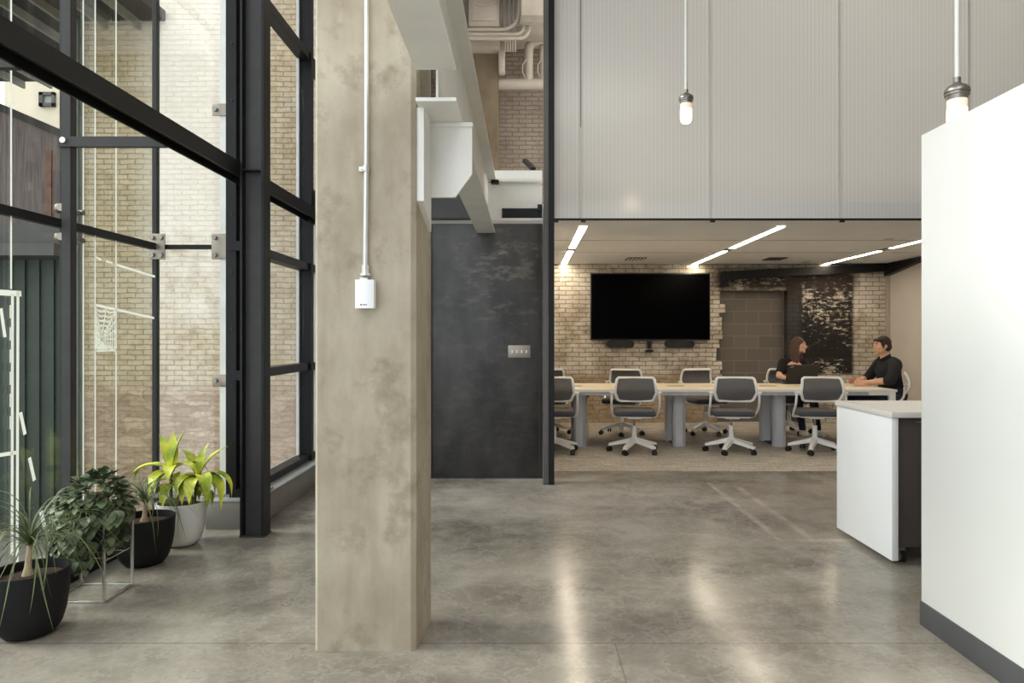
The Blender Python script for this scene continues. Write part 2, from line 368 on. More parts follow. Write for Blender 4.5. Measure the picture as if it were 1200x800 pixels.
class MB:
    def __init__(s): s.bm = bmesh.new()
    def add(s, verts, faces):
        vs = [s.bm.verts.new(v) for v in verts]
        for f in faces:
            try: s.bm.faces.new([vs[i] for i in f])
            except ValueError: pass
        return s
    def box(s, x0, x1, y0, y1, z0, z1, bev=0, seg=2):
        t = bmesh.new(); bmesh.ops.create_cube(t, size=1)
        for v in t.verts: v.co = Vector((x0 + (v.co.x + .5) * (x1 - x0), y0 + (v.co.y + .5) * (y1 - y0), z0 + (v.co.z + .5) * (z1 - z0)))
        if bev: bmesh.ops.bevel(t, geom=t.edges[:], offset=bev, segments=seg, affect='EDGES', profile=.5)
        return s.merge(t)
    def merge(s, t, M4=None):
        if M4 is not None: bmesh.ops.transform(t, matrix=M4, verts=t.verts)
        me = bpy.data.meshes.new('tmp'); t.to_mesh(me); t.free(); s.bm.from_mesh(me); bpy.data.meshes.remove(me)
        return s
    def bar(s, p0, p1, w, h, bev=0, up=Vector((0, 0, 1))):
        """rectangular bar from p0 to p1, w across, h along up"""
        p0, p1 = Vector(p0), Vector(p1); d = (p1 - p0); L = d.length; d.normalize()
        sx = d.cross(up)
        if sx.length < 1e-4: sx = d.cross(Vector((0, 1, 0)))
        sx.normalize(); u = sx.cross(d).normalized()
        t = bmesh.new(); bmesh.ops.create_cube(t, size=1)
        for v in t.verts: v.co = Vector((v.co.x * w, v.co.y * L, v.co.z * h))
        if bev: bmesh.ops.bevel(t, geom=t.edges[:], offset=bev, segments=2, affect='EDGES')
        m = Matrix((sx, d, u)).transposed().to_4x4(); m.translation = (p0 + p1) / 2
        return s.merge(t, m)
    def cyl(s, p0, p1, r0, r1=None, n=20, cap=True):
        r1 = r0 if r1 is None else r1
        return s.tube([p0, p1], [r0, r1], n, cap=cap)
    def tube(s, pts, r, n=10, closed=False, cap=True):
        pts = [Vector(p) for p in pts]; k = len(pts)
        rs = r if isinstance(r, (list, tuple)) else [r] * k
        rings = []; ref = None
        for i, p in enumerate(pts):
            if closed: d = pts[(i + 1) % k] - pts[i - 1]
            else: d = pts[min(i + 1, k - 1)] - pts[max(i - 1, 0)]
            d.normalize()
            if ref is None:
                ref = d.orthogonal().normalized()
            else:
                ref = (ref - d * ref.dot(d))
                ref = ref.normalized() if ref.length > 1e-6 else d.orthogonal().normalized()
            b = d.cross(ref)
            rings.append([s.bm.verts.new(p + (ref * math.cos(2 * PI * j / n) + b * math.sin(2 * PI * j / n)) * rs[i]) for j in range(n)])
        m = k if closed else k - 1
        for i in range(m):
            A, B = rings[i], rings[(i + 1) % k]
            for j in range(n): s.bm.faces.new((A[j], A[(j + 1) % n], B[(j + 1) % n], B[j]))
        if cap and not closed:
            s.bm.faces.new(rings[0][::-1]); s.bm.faces.new(rings[-1])
        return s
    def lathe(s, prof, c=(0, 0, 0), n=32):
        """prof: list of (radius, z) bottom to top"""
        c = Vector(c); rings = []
        for r, z in prof:
            if r < 1e-6: rings.append([s.bm.verts.new(c + Vector((0, 0, z)))])
            else: rings.append([s.bm.verts.new(c + Vector((r * math.cos(2 * PI * j / n), r * math.sin(2 * PI * j / n), z))) for j in range(n)])
        for A, B in zip(rings, rings[1:]):
            for j in range(n):
                q = (A[j % len(A)], A[(j + 1) % len(A)], B[(j + 1) % len(B)], B[j % len(B)])
                q = list(dict.fromkeys(q))
                if len(q) > 2: s.bm.faces.new(q)
        return s
    def prism(s, pts, axis, a, b):
        """extrude a 2D outline along an axis ('x','y','z')"""
        def f(p, t):
            if axis == 'y': return Vector((p[0], t, p[1]))
            if axis == 'x': return Vector((t, p[0], p[1]))
            return Vector((p[0], p[1], t))
        A = [s.bm.verts.new(f(p, a)) for p in pts]; B = [s.bm.verts.new(f(p, b)) for p in pts]; n = len(pts)
        s.bm.faces.new(A); s.bm.faces.new(B[::-1])
        for i in range(n): s.bm.faces.new((A[i], B[i], B[(i + 1) % n], A[(i + 1) % n]))
        return s
    def ell(s, c, r, R=None, n=14):
        t = bmesh.new(); bmesh.ops.create_uvsphere(t, u_segments=n * 2, v_segments=n, radius=1)
        m = Matrix.Diagonal((r[0], r[1], r[2], 1))
        if R is not None: m = R.to_4x4() @ m
        m.translation = Vector(c)
        return s.merge(t, m)
    def cap(s, p0, p1, r0, r1, n=14):
        p0, p1 = Vector(p0), Vector(p1)
        s.ell(p0, (r0,) * 3, n=8); s.ell(p1, (r1,) * 3, n=8)
        return s.tube([p0, p1], [r0, r1], n)
    def build(s, name, m, parent=None, smooth=None, sub=0, weld=True):
        if weld: bmesh.ops.remove_doubles(s.bm, verts=s.bm.verts[:], dist=1e-5)
        bmesh.ops.recalc_face_normals(s.bm, faces=s.bm.faces[:])
        if parent is None:
            xs = [v.co for v in s.bm.verts]
            o0 = Vector(((min(v.x for v in xs) + max(v.x for v in xs)) / 2, (min(v.y for v in xs) + max(v.y for v in xs)) / 2, min(v.z for v in xs)))
        else: o0 = origin_of(parent)
        for v in s.bm.verts: v.co -= o0
        me = bpy.data.meshes.new(name); s.bm.to_mesh(me); s.bm.free()
        me.materials.append(M[m] if isinstance(m, str) else m)
        o = bpy.data.objects.new(name, me); COL.objects.link(o)
        if parent is None: o.location = o0
        else: o.parent = parent
        if smooth is True:
            for p in me.polygons: p.use_smooth = True
        elif smooth is None:
            me.shade_smooth(); me.set_sharp_from_angle(angle=math.radians(38))
        if sub:
            md = o.modifiers.new('sub', 'SUBSURF'); md.levels = sub; md.render_levels = sub
        return o

def tag(o, label=None, cat=None, group=None, kind=None):
    if label: o['label'] = label
    if cat: o['category'] = cat
    if group: o['group'] = group
    if kind: o['kind'] = kind
    return o
def thing(name, label, cat, loc=(0, 0, 0), group=None, kind=None):
    o = bpy.data.objects.new(name, None); COL.objects.link(o); o.location = loc; o.empty_display_size = .1
    return tag(o, label, cat, group, kind)
def struct(o): o['kind'] = 'structure'; return o
def frame(name, loc=(0, 0, 0)): return struct(thing(name, None, None, loc))
def copy_tree(o, parent=None):
    c = o.copy(); COL.objects.link(c)
    if parent is not None: c.parent = parent
    for ch in list(o.children): copy_tree(ch, c)
    return c
def arc(c, r, a0, a1, n, f): return [Vector(c) + f(r * math.cos(a0 + (a1 - a0) * i / n), r * math.sin(a0 + (a1 - a0) * i / n)) for i in range(n + 1)]
def rounded(x0, x1, z0, z1, r, n=5):
    out = []
    for cx, cz, a in ((x1 - r, z0 + r, -PI / 2), (x1 - r, z1 - r, 0), (x0 + r, z1 - r, PI / 2), (x0 + r, z0 + r, PI)):
        for i in range(n + 1):
            t = a + PI / 2 * i / n; out.append((cx + r * math.cos(t), cz + r * math.sin(t)))
    return out
def fillet(pts, r, n=5):
    """round the corners of an open polyline"""
    pts = [Vector(p) for p in pts]; out = [pts[0]]
    for i in range(1, len(pts) - 1):
        a, b, c = pts[i - 1], pts[i], pts[i + 1]
        d0 = (a - b); d1 = (c - b); q = min(r, d0.length * .49, d1.length * .49)
        p, e = b + d0.normalized() * q, b + d1.normalized() * q
        for k in range(n + 1):
            t = k / n; out.append((1 - t) ** 2 * p + 2 * t * (1 - t) * b + t * t * e)
    out.append(pts[-1]); return out

# ------------------------------------------------------------------ camera and daylight
cam = bpy.data.cameras.new('camera'); co = bpy.data.objects.new('camera', cam); COL.objects.link(co)
co.location = (0, 0, EYE); co.rotation_euler = (PI / 2, 0, 0)
cam.sensor_width = 36; cam.lens = 24; cam.shift_x = -(VX - 600) / 1200; cam.shift_y = -(400 - VY) / 1200
cam.clip_start = .05; SC.camera = co
SC.view_settings.view_transform = 'Standard'; SC.view_settings.look = 'None'
SC.view_settings.exposure = EXPO; SC.view_settings.gamma = 1; SC.view_settings.use_curve_mapping = False
w = bpy.data.worlds.new('overcast_sky'); SC.world = w; w.use_nodes = True
bg = w.node_tree.nodes['Background']; bg.inputs[0].default_value = SKYCOL; bg.inputs[1].default_value = SKY
def area(name, loc, rot, sx, sy, power, col=(1, 1, 1), spread=None):
    l = bpy.data.lights.new(name, 'AREA'); l.shape = 'RECTANGLE'; l.size = sx; l.size_y = sy; l.energy = power; l.color = col
    if spread: l.spread = spread
    o = bpy.data.objects.new(name, l); COL.objects.link(o); o.location = loc; o.rotation_euler = rot; return o
so = bpy.data.lights.new('hazy_sun', 'SUN'); so.energy = SUN; so.angle = math.radians(20); so.color = (1, 1, 1)
sn = bpy.data.objects.new('hazy_sun', so); COL.objects.link(sn); sn.location = (-9, 2, 8)
sn.rotation_euler = Vector((1, .04, -.80)).to_track_quat('-Z', 'Y').to_euler()
def point(name, loc, power, col=(1, 1, 1), r=.05):
    l = bpy.data.lights.new(name, 'POINT'); l.energy = power; l.color = col; l.shadow_soft_size = r
    o = bpy.data.objects.new(name, l); COL.objects.link(o); o.location = loc; return o

# ------------------------------------------------------------------ the hall
HALL = 6.2
GX = -2.75          # glass plane of the projecting glass box
struct(MB().box(-2.55, 7.2, -3.5, 7.03, -.12, 0).build('floor', 'polished_concrete'))
struct(MB().box(.2, 7.2, 7.03, 11.3, -.12, .004).build('floor_carpet', 'striped_carpet'))
struct(MB().box(-2.12, 7.2, -3.5, 11.3, HALL, HALL + .2).build('ceiling', 'hall_ceiling'))
# back wall with a broken doorway in it
random.seed(3)
notch = [(4.22, 0), (4.22, 2.13)]
zz = 2.13; lx = 3.2
jag = []
while zz > 0:
    lx = 3.16 + random.uniform(-.05, .06) - (.05 if zz < 1.5 else 0)
    h = random.choice((.071, .142, .213))
    jag += [(lx, zz), (lx + random.uniform(-.015, .015), max(0, zz - h))]; zz -= h
outl = [(-2.1, 0)] + [(7.2, 0)][:0] + [(-2.1, HALL), (7.2, HALL), (7.2, 0)] + notch + jag
wb = struct(MB().prism(outl, 'y', 11.0, 11.3).build('wall_back', 'room_brick', smooth=False))
struct(MB().box(2.9, 4.5, 11.14, 11.34, 0, 2.3).build('wall_infill', 'grey_block'))
# walls of the meeting room and the hall
struct(MB().box(5.85, 6.0, 6.6, 11.0, 0, 2.56).build('wall_right', 'beige_paint'))
struct(MB().box(-2.1, .2, 6.72, 6.86, 0, 2.53).build('wall_front', 'gypsum'))
struct(MB().box(.06, .2, 6.86, 11.0, 0, 2.56).build('wall_left', 'gypsum'))
struct(MB().box(7.2, 7.35, -3.5, 11.3, 0, HALL).build('wall_side', 'column_brown'))
struct(MB().box(-2.12, -1.98, 7.05, 11.3, 0, HALL).build('wall_outer', 'gypsum'))
struct(MB().box(.2, 7.2, 6.56, 11.0, 2.56, 2.74).build('ceiling_room', 'ceiling_paint'))
struct(MB().box(-1.98, .2, 6.98, 11.0, 2.56, 2.74).build('ceiling_lobby', 'ceiling_paint'))
# thin seams of the room ceiling
for k, y in enumerate((8.3, 9.5)):
    struct(MB().box(.2, 5.85, y, y + .012, 2.557, 2.562).build('trim_%d' % (k + 1), 'grey_sill'))
struct(MB().box(5.80, 5.85, 10.95, 11.0, 0, 2.56).build('trim_3', 'pipe_paint'))

struct(MB().box(.4, 7.35, -3.65, -3.5, 0, HALL).build('wall_rear', 'column_brown'))  # unseen rear wall, added to cut light on the column's right side
# white partition on the right with its dark base
pw = thing('partition', 'tall white freestanding partition block at the right edge of the hall', 'partition', (2.5, 1.7, 0))
MB().box(1.9, 3.1, .4, 3.28, .114, 2.35, .004).build('panel', 'white_paint', pw)
tag(MB().box(1.895, 3.105, .395, 3.285, 0, .114, .003).build('base_strip', 'baseboard_rubber', pw), 'dark grey rubber base strip')

# white cabinet on casters
cb = thing('storage_cabinet', 'white rolling storage cabinet with dark front beside the white partition', 'cabinet', (2.7, 4.48, 0))
MB().box(2.21, 2.25, 4.12, 4.85, .03, .895, .002).build('side_panel', 'white_laminate', cb)
MB().box(3.2, 3.225, 4.12, 4.85, .03, .895, .002).build('side_panel', 'white_laminate', cb)
MB().box(2.25, 3.2, 4.19, 4.83, .09, .895).build('body', 'dark_brown_panel', cb)
MB().box(2.2, 3.235, 4.10, 4.86, .895, .93, .003).build('top', 'counter_laminate', cb)
dr = MB().box(2.255, 2.71, 4.165, 4.188, .1, .885, .002).build('door', 'dark_brown_panel', cb)
MB().cyl((2.40, 4.165, .865), (2.40, 4.14, .865), .005).cyl((2.36, 4.142, .865), (2.44, 4.142, .865), .005).build('handle', 'brushed', dr)
dr = MB().box(2.725, 3.195, 4.165, 4.188, .1, .885, .002).build('door', 'dark_brown_panel', cb)
MB().cyl((3.05, 4.165, .865), (3.05, 4.14, .865), .006).cyl((3.02, 4.142, .865), (3.1, 4.142, .865), .006).build('handle', 'brushed', dr)
for cx, cy in ((2.31, 4.2), (2.31, 4.78), (3.15, 4.2), (3.15, 4.78)):
    c = MB().cyl((cx - .014, cy, .037), (cx + .014, cy, .037), .037, n=24).build('caster', 'black_plastic', cb)
    MB().cyl((cx + .014, cy, .037), (cx + .019, cy, .037), .028, n=24).cyl((cx - .019, cy, .037), (cx - .014, cy, .037), .028, n=24).box(cx - .018, cx + .018, cy - .012, cy + .012, .066, .09).build('fork', 'cap_metal', c)

# ------------------------------------------------------------------ concrete column with sensor
pl = [(-.93, 3.02), (-.915, 3.0), (-.505, 3.0), (-.484, 3.02), (-.461, 3.32), (-.475, 3.335), (-.905, 3.335), (-.925, 3.32)]
tag(MB().prism(pl, 'z', 0, HALL).build('concrete_column', 'column_concrete', smooth=False), 'rough cast concrete column standing in the middle of the foreground', 'column')
cx = at(428, 200, 2.96).x
cd = thing('conduit', 'white metal conduit running down the front of the concrete column', 'conduit', (cx, 2.97, 1.66))
MB().tube([(cx + .003, 2.978, HALL), (cx + .002, 2.978, 2.2), (cx - .004, 2.978, 1.66)], .0105, 12).build('pipe', 'conduit_metal', cd)
MB().cyl((cx - .003, 2.978, 1.655), (cx - .003, 2.978, 1.695), .0165).cyl((cx - .003, 2.978, 1.648), (cx - .003, 2.978, 1.658), .024).build('coupling', 'conduit_metal', cd)
q = at(428, 197, 2.97).z
MB().cyl((cx, 2.977, q - .012), (cx, 2.977, q + .012), .0145).box(cx - .034, cx - .008, 2.985, 3.0, q - .011, q + .011, .002).cyl((cx - .025, 2.985, q), (cx - .025, 2.979, q), .006).build('strap', 'conduit_metal', cd)
x0, x1 = at(416, 0, 2.95).x, at(438, 0, 2.95).x; z0, z1 = at(0, 361, 2.95).z, at(0, 327.5, 2.95).z
sb = thing('sensor_box', 'small white wireless sensor box at the end of the conduit on the concrete column', 'sensor', ((x0 + x1) / 2, 2.97, z0))
ou = []
for i in range(13):
    t = -1 + i / 6; ou.append(((x0 + x1) / 2 + t * (x1 - x0) / 2, 2.953 - .008 * (1 - t * t)))
ou += [(x1, 2.995), (x0, 2.995)]
MB().prism(ou, 'z', z0, z1).build('case', 'white_laminate', sb)
mid = (x0 + x1) / 2
tag(MB().cyl((mid - .013, 2.9445, z0 + .015), (mid - .013, 2.943, z0 + .015), .0035).box(mid - .006, mid + .012, 2.943, 2.9455, z0 + .0135, z0 + .0165).build('logo', 'grey_steel', sb), 'small grey printed mark')
MB().box(x0 + .014, x1 - .03, 2.975, 2.999, z1, z1 + .012, .002).build('mounting_tab', 'conduit_metal', sb)

# ------------------------------------------------------------------ white girder, corbel, upper steel
XL, XR, XW = -.476, -.30, -.383
gd = thing('white_girder', 'long white steel girder running into the depth of the hall above the column', 'beam', (-.38, 4, 2.4))
HB, HC, HT = 2.40, 2.535, 2.965
MB().box(XL, XR, 2.95, 6.93, HB, HB + .016).build('bottom_flange', 'white_steel', gd)
MB().box(XL, XR, -1.0, 2.95, HC, HC + .016).build('coped_flange', 'white_steel', gd)
MB().box(XL, XR, -1.0, 6.93, HT, HT + .016).build('top_flange', 'white_steel', gd)
MB().prism([(-1, HC + .016), (2.95, HC + .016), (2.95, HB + .016), (6.93, HB + .016), (6.93, HT), (-1, HT)], 'x', XW - .005, XW + .005).build('web', 'white_steel', gd)
MB().box(-.35, -.27, 6.86, 6.935, HT - .035, HT - .002).build('end_clip', 'black_steel', gd)
cbl = thing('corbel_bracket', 'white steel bracket bolted to the right side of the concrete column under the girder', 'bracket', (-.4, 3.2, 1.88))
MB().prism([(3.03, 2.40), (3.27, 2.40), (3.27, 1.885), (3.03, 1.985)], 'x', -.4885, -.452).build('back_plate', 'white_steel', cbl)
MB().prism([(-.458, 2.396), (-.255, 2.396), (-.255, 2.156), (-.335, 2.045), (-.458, 2.045)], 'y', 3.245, 3.265).build('gusset', 'white_steel', cbl)
MB().box(-.458, -.25, 3.235, 3.275, 2.378, 2.399, .002).build('seat_plate', 'white_steel', cbl)

fb = thing('cross_beam', 'white steel beam crossing above the blackened steel wall panel', 'beam', (-.1, 6.97, 2.545))
MB().box(-.35, .168, 6.88, 7.0, 2.545, 2.58).build('bottom_flange', 'white_steel', fb)
MB().box(-.44, .168, 6.955, 6.97, 2.58, 2.95).build('web', 'white_steel', fb)
MB().box(-.35, .168, 6.88, 7.0, 2.95, 2.975).build('top_flange', 'white_steel', fb)
MB().box(-.35, .168, 6.96, 6.99, 2.975, 3.08).build('curb_plate', 'white_steel', fb)
dk = thing('dark_angle', 'short dark steel channel lying on the white cross beam beside the post', 'channel', (0, 6.93, 2.61))
MB().prism([(6.90, 2.58), (6.955, 2.58), (6.955, 2.69), (6.94, 2.69), (6.94, 2.60), (6.90, 2.60)], 'x', at(588, 0, 6.9).x, .165).build('channel', 'black_steel', dk)
MB().box(.12, .168, 6.885, 6.905, 2.66, 2.72).build('end_plate', 'black_steel', dk)
tag(MB().bar(at(615, 188, 7.3), at(625, 198, 6.975), .05, .035).build('angled_bracket', 'black_steel'), 'small black angled bar poking up above the white cross beam', 'bracket')
hd = thing('dark_header', 'dark grey steel header between the concrete column and the white girder', 'beam', (-1.2, 6.66, 2.53))
MB().box(-2.1, -.478, 6.6, 6.615, 2.56, 2.78).build('web', 'grey_steel', hd)
MB().box(-2.1, -.478, 6.6, 6.72, 2.53, 2.56).build('flange', 'grey_steel', hd)
MB().box(-2.1, -.478, 6.6, 6.72, 2.78, 2.80).build('flange', 'grey_steel', hd)

# blackened steel wall panel and its switch plate
sp = thing('steel_wall_panel', 'tall sheet of scuffed blackened steel covering the wall behind the column', 'wall panel', (-.38, 6.68, 0))
MB().box(-.92, .165, 6.68, 6.715, .012, 2.49, .002).build('sheet', 'blackened_steel', sp)
tag(MB().box(-.935, -.92, 6.665, 6.715, 0, 2.49).box(.13, .142, 6.672, 6.68, .02, 2.49).box(-.92, .165, 6.672, 6.715, 0, .012).build('edge_strip', 'grey_steel', sp), 'thin grey edge strips')
a, b = at(595.5, 419, 6.67), at(621.5, 404.5, 6.67)
sw = thing('switch_plate', 'four-gang metal light switch plate on the blackened steel wall panel', 'light switch', ((a.x + b.x) / 2, 6.675, a.z))
MB().box(a.x, b.x, 6.670, 6.679, a.z, b.z, .002).build('plate', 'brushed', sw)
for i in range(4):
    qx = a.x + (b.x - a.x) * (.18 + .213 * i); qz = (a.z + b.z) / 2
    MB().box(qx - .004, qx + .006, 6.658, 6.671, qz - .016, qz + .014, .002).build('toggle', 'chair_white', sw)
# tall dark post
po = thing('steel_post', 'tall dark steel channel post left of the polycarbonate panels', 'post', (.21, 6.45, 0))
MB().prism([(.168, 6.40), (.255, 6.40), (.255, 6.52), (.245, 6.52), (.245, 6.412), (.178, 6.412), (.178, 6.52), (.168, 6.52)], 'z', 0, HALL).build('channel', 'post_grey', po)
tag(MB().box(.214, .268, 6.385, 6.47, 0, HALL).build('gasket', 'black_steel', po), 'black strip along its right edge')
MB().box(.165, .27, 6.395, 6.53, 0, .012).build('base_plate', 'grey_steel', po)

# ------------------------------------------------------------------ polycarbonate panels above the meeting room
edges = [.264, .52, 1.745, 2.97, 4.195, 5.42, 7.2]
names = ['narrow strip of ribbed polycarbonate next to the dark post', 'ribbed polycarbonate panel holding the reflection of a lamp, right of the narrow strip',
         'ribbed polycarbonate panel right behind the smaller pendant lamp', 'ribbed polycarbonate panel above the seated man, left of the larger pendant lamp',
         'ribbed polycarbonate panel behind the larger pendant lamp', 'rightmost ribbed polycarbonate panel, above the white partition']
names[1] = 'ribbed polycarbonate panel behind the smaller pendant lamp, second from the dark post'
names[2] = 'ribbed polycarbonate panel above the seated woman, third from the dark post'
names[3] = 'ribbed polycarbonate panel above the seated man, left of the larger pendant lamp'
PB, PY = 2.49, 6.45
for i in range(6):
    x0, x1 = edges[i] + .006, edges[i + 1] - .006
    t = thing('polycarbonate_panel', names[i], 'wall panel', ((x0 + x1) / 2, PY, PB), 'polycarbonate panels')
    m = MB().box(x0, x1, PY, PY + .012, PB + .02, HALL)
    k = int((x1 - x0) / .0372); st = (x1 - x0) / k
    m.build('sheet', 'polycarbonate', t, smooth=False, weld=False)
    m = MB().box(x0, x1, PY - .004, PY + .018, PB + .01, PB + .165)
    m.build('bottom_band', 'polycarbonate_rail', t, smooth=False, weld=False)
    tag(MB().box(x0 - .005, x1 + .005, PY - .008, PY + .03, PB - .004, PB + .012).build('bottom_track', 'black_steel', t), 'thin black track')
    MB().box(x1 - .012, x1 + .010, PY - .006, PY + .002, PB + .012, HALL).build('joint_strip', 'polycarbonate', t)
    if i == 0: tag(MB().box(x1 + .001, x1 + .009, PY - .008, PY, 3.36, HALL).build('joint_gap', 'curb_grey', t), 'dark upper part of the joint')
    MB().box(x0, x0 + .04, PY + .0, PY + .03, PB - .022, PB - .004).build('track_clip', 'black_plastic', t)
struct(MB().box(.27, 7.2, PY + .03, PY + .1, PB + .02, PB + .16).build('trim_4', 'white_paint'))

# ------------------------------------------------------------------ ceiling lights, vents
for k, (lx, w_) in enumerate(((.61, 'nearest the dark post'), (2.71, 'in the middle of the room'), (4.81, 'above the seated man'))):
    for j, (ya, yb) in enumerate(((7.25, 9.0), (9.29, 10.97))):
        t = thing('ceiling_light', '%s half of the linear ceiling light %s' % (('front', 'rear')[j], w_), 'ceiling light', (lx, (ya + yb) / 2, 2.55), 'linear ceiling lights')
        MB().box(lx - .042, lx + .042, ya, yb, 2.551, 2.558).build('diffuser', 'led', t)
        MB().box(lx - .05, lx - .042, ya - .01, yb + .01, 2.548, 2.5605).box(lx + .042, lx + .05, ya - .01, yb + .01, 2.548, 2.5605).build('trim', 'ceiling_paint', t)
        if j == 0: tag(MB().box(lx - .05, lx + .05, yb + .004, 9.286, 2.55, 2.5605).build('joint_cover', 'curb_grey', t), 'grey cover between the two halves')
for px, py, lab in ((745, 303, 'dark square air vent in the room ceiling above the screen'), (908, 303, 'dark square air vent in the room ceiling above the blocked doorway')):
    d = 1.18 * FPX / (VY - py); c = at(px, py, d)
    t = thing('ceiling_vent', lab, 'air vent', (c.x, d, 2.55), 'ceiling vents')
    m = MB().box(c.x - .14, c.x + .14, d - .17, d + .17, 2.552, 2.56)
    m.build('grille_frame', 'vent_dark', t)
    m = MB()
    for j in range(5): m.box(c.x - .12 + j * .054, c.x - .10 + j * .054, d - .15, d + .15, 2.546, 2.553)
    m.build('louvre', 'ceiling_paint' if px < 800 else 'vent_dark', t)
for px, py, lab in ((1041, 280, 'small round ceiling disc near the front right of the room'), (944, 306.5, 'small round ceiling disc at the rear of the room ceiling above the woman')):
    d = 1.18 * FPX / (VY - py); c = at(px, py, d)
    tag(MB().lathe([(0, 2.548), (.05, 2.548), (.062, 2.554), (.062, 2.56)], (c.x, d, 0), 24).build('smoke_detector', 'gypsum'), lab, 'detector')

# unseen fill lights added above the frame for the upper level and polycarbonate
area('upper_level_fill', (.2, 8.6, 6.0), (0, 0, 0), 2.0, .6, UPPER * .03, (1, .95, .88))
area('upper_level_fill', (4.0, 8.0, 6.0), (0, 0, 0), 4.5, .8, UPPER * 1.7, (1, .97, .93))
area('hall_fill', (.6, -.6, 6.1), (0, 0, 0), 4.0, 1.2, HALL_FILL, (1, .98, .95))  # unseen fill light added above the camera to brighten the chairs
# ------------------------------------------------------------------ pendant lamps
def pendant(label, px, ytop, d, top=HALL, k=1.0):
    """ytop: photo row of the top of the metal cap"""
    c = at(px, ytop, d); zt = c.z
    t = thing('pendant_lamp', label, 'pendant lamp', (c.x, d, zt - .2), 'pendant lamps')
    MB().cyl((c.x, d, zt), (c.x, d, top - .02), .0105 * k, n=12).build('stem', 'white_steel', t)
    MB().lathe([(0, top), (.06, top), (.06, top - .012), (.02, top - .03), (0, top - .03)], (c.x, d, 0)).build('ceiling_cup', 'white_steel', t)
    p = [(0, .012), (.016, .012), (.016, -.012), (.024, -.02), (.042, -.03), (.054, -.044), (.055, -.058), (.049, -.060), (.049, -.064), (.053, -.066), (.053, -.072), (.047, -.074), (.044, -.094), (0, -.094)]
    MB().lathe([(r * k, zt + z * k) for r, z in p], (c.x, d, 0)).build('cap', 'cap_metal', t)
    g = MB().lathe([(0, zt - .094 * k), (.043 * k, zt - .094 * k), (.043 * k, zt - .135 * k)], (c.x, d, 0)).build('glass_collar', 'bulb_upper', t)
    p = [(.043, -.135), (.043, -.20), (.041, -.218), (.034, -.232), (.022, -.24), (0, -.243)]
    MB().lathe([(r * k, zt + z * k) for r, z in p], (c.x, d, 0)).build('glass_globe', 'bulb_glass', t)
    point('pendant_glow', (c.x, d, zt - .32 * k), PEND, (1, .78, .52), .05)
pendant('smaller frosted pendant lamp hanging in front of the polycarbonate panels', 804, 107, 5.12)
pendant('larger frosted pendant lamp half hidden by the top of the white partition', 1121.5, 94, 3.22)

# ------------------------------------------------------------------ screen wall
YB = 11.0
a, b = at(692, 398.5, 10.9), at(832.5, 320, 10.9)
tv = thing('television', 'large black wall-mounted television screen on the brick wall', 'television', ((a.x + b.x) / 2, 10.93, a.z))
MB().box(a.x, b.x, 10.905, 10.96, a.z, b.z, .006).build('housing', 'black_plastic', tv)
MB().box(a.x + .018, b.x - .018, 10.9025, 10.906, a.z + .022, b.z - .018).build('screen', 'screen', tv)
MB().box(a.x + .5, b.x - .5, 10.96, 11.0, a.z + .3, b.z - .3).build('wall_mount', 'black_plastic', tv)
for p0, p1, lab in ((711, 743, 'black speaker bar under the left half of the television'), (779, 813.5, 'black speaker bar under the right half of the television')):
    q0, q1 = at(p0, 407, 10.93), at(p1, 399, 10.93)
    t = thing('speaker_bar', lab, 'speaker', ((q0.x + q1.x) / 2, 10.95, q0.z), 'speaker bars')
    MB().prism(rounded(q0.x, q1.x, q0.z, q1.z, .05, 6), 'y', 10.90, 10.97).build('body', 'black_plastic', t)
    MB().box((q0.x + q1.x) / 2 - .08, (q0.x + q1.x) / 2 + .08, 10.97, 11.0, q0.z + .02, q1.z - .02).build('bracket', 'black_plastic', t)
c = at(761, 406, 10.93)
t = thing('conference_camera', 'small black conference camera hanging below the middle of the television', 'camera', (c.x, 10.93, c.z - .1))
MB().cyl((c.x, 10.93, c.z - .045), (c.x, 10.93, c.z + .09), .036).build('body', 'black_plastic', t)
MB().lathe([(0, -.092), (.04, -.092), (.066, -.082), (.07, -.062), (.05, -.048), (0, -.045)], (c.x, 10.93, c.z)).build('head', 'black_plastic', t)
tag(MB().lathe([(.0375, -.04), (.0375, -.03), (.02, -.03)], (c.x, 10.93, c.z)).build('ring', 'brushed', t), 'thin metal ring')
MB().box(c.x - .02, c.x + .02, 10.95, 11.0, c.z + .03, c.z + .08).build('bracket', 'black_plastic', t)
c = at(760, 315, 10.98)
tag(MB().tube([(c.x, 10.985, 2.56), (c.x - .004, 10.985, c.z), (c.x + .002, 10.975, at(0, 321, 10.98).z)], .006, 8).build('cable', 'pipe_paint'), 'short pale cable running from the ceiling to the television', 'cable')
lb = thing('lintel_beam', 'black rusted steel lintel running along the top of the brick wall to the right corner', 'beam', (4.5, 10.94, 2.3))
A0, A1 = at(846, 323, 10.93), at(1041, 313, 10.93)
MB().bar((A0.x, 10.94, A0.z), (A1.x, 10.94, A1.z), .11, .13).build('beam', 'black_steel', lb)
MB().prism([(10.98, 2.36), (10.98, 2.56), (9.75, 2.56), (9.75, 2.535)], 'x', 5.76, 5.85).build('end_wedge', 'black_steel', lb)
MB().box(A0.x - .02, A0.x + .1, 10.9, 10.99, A0.z - .17, A0.z + .06).build('end_block', 'black_steel', lb)

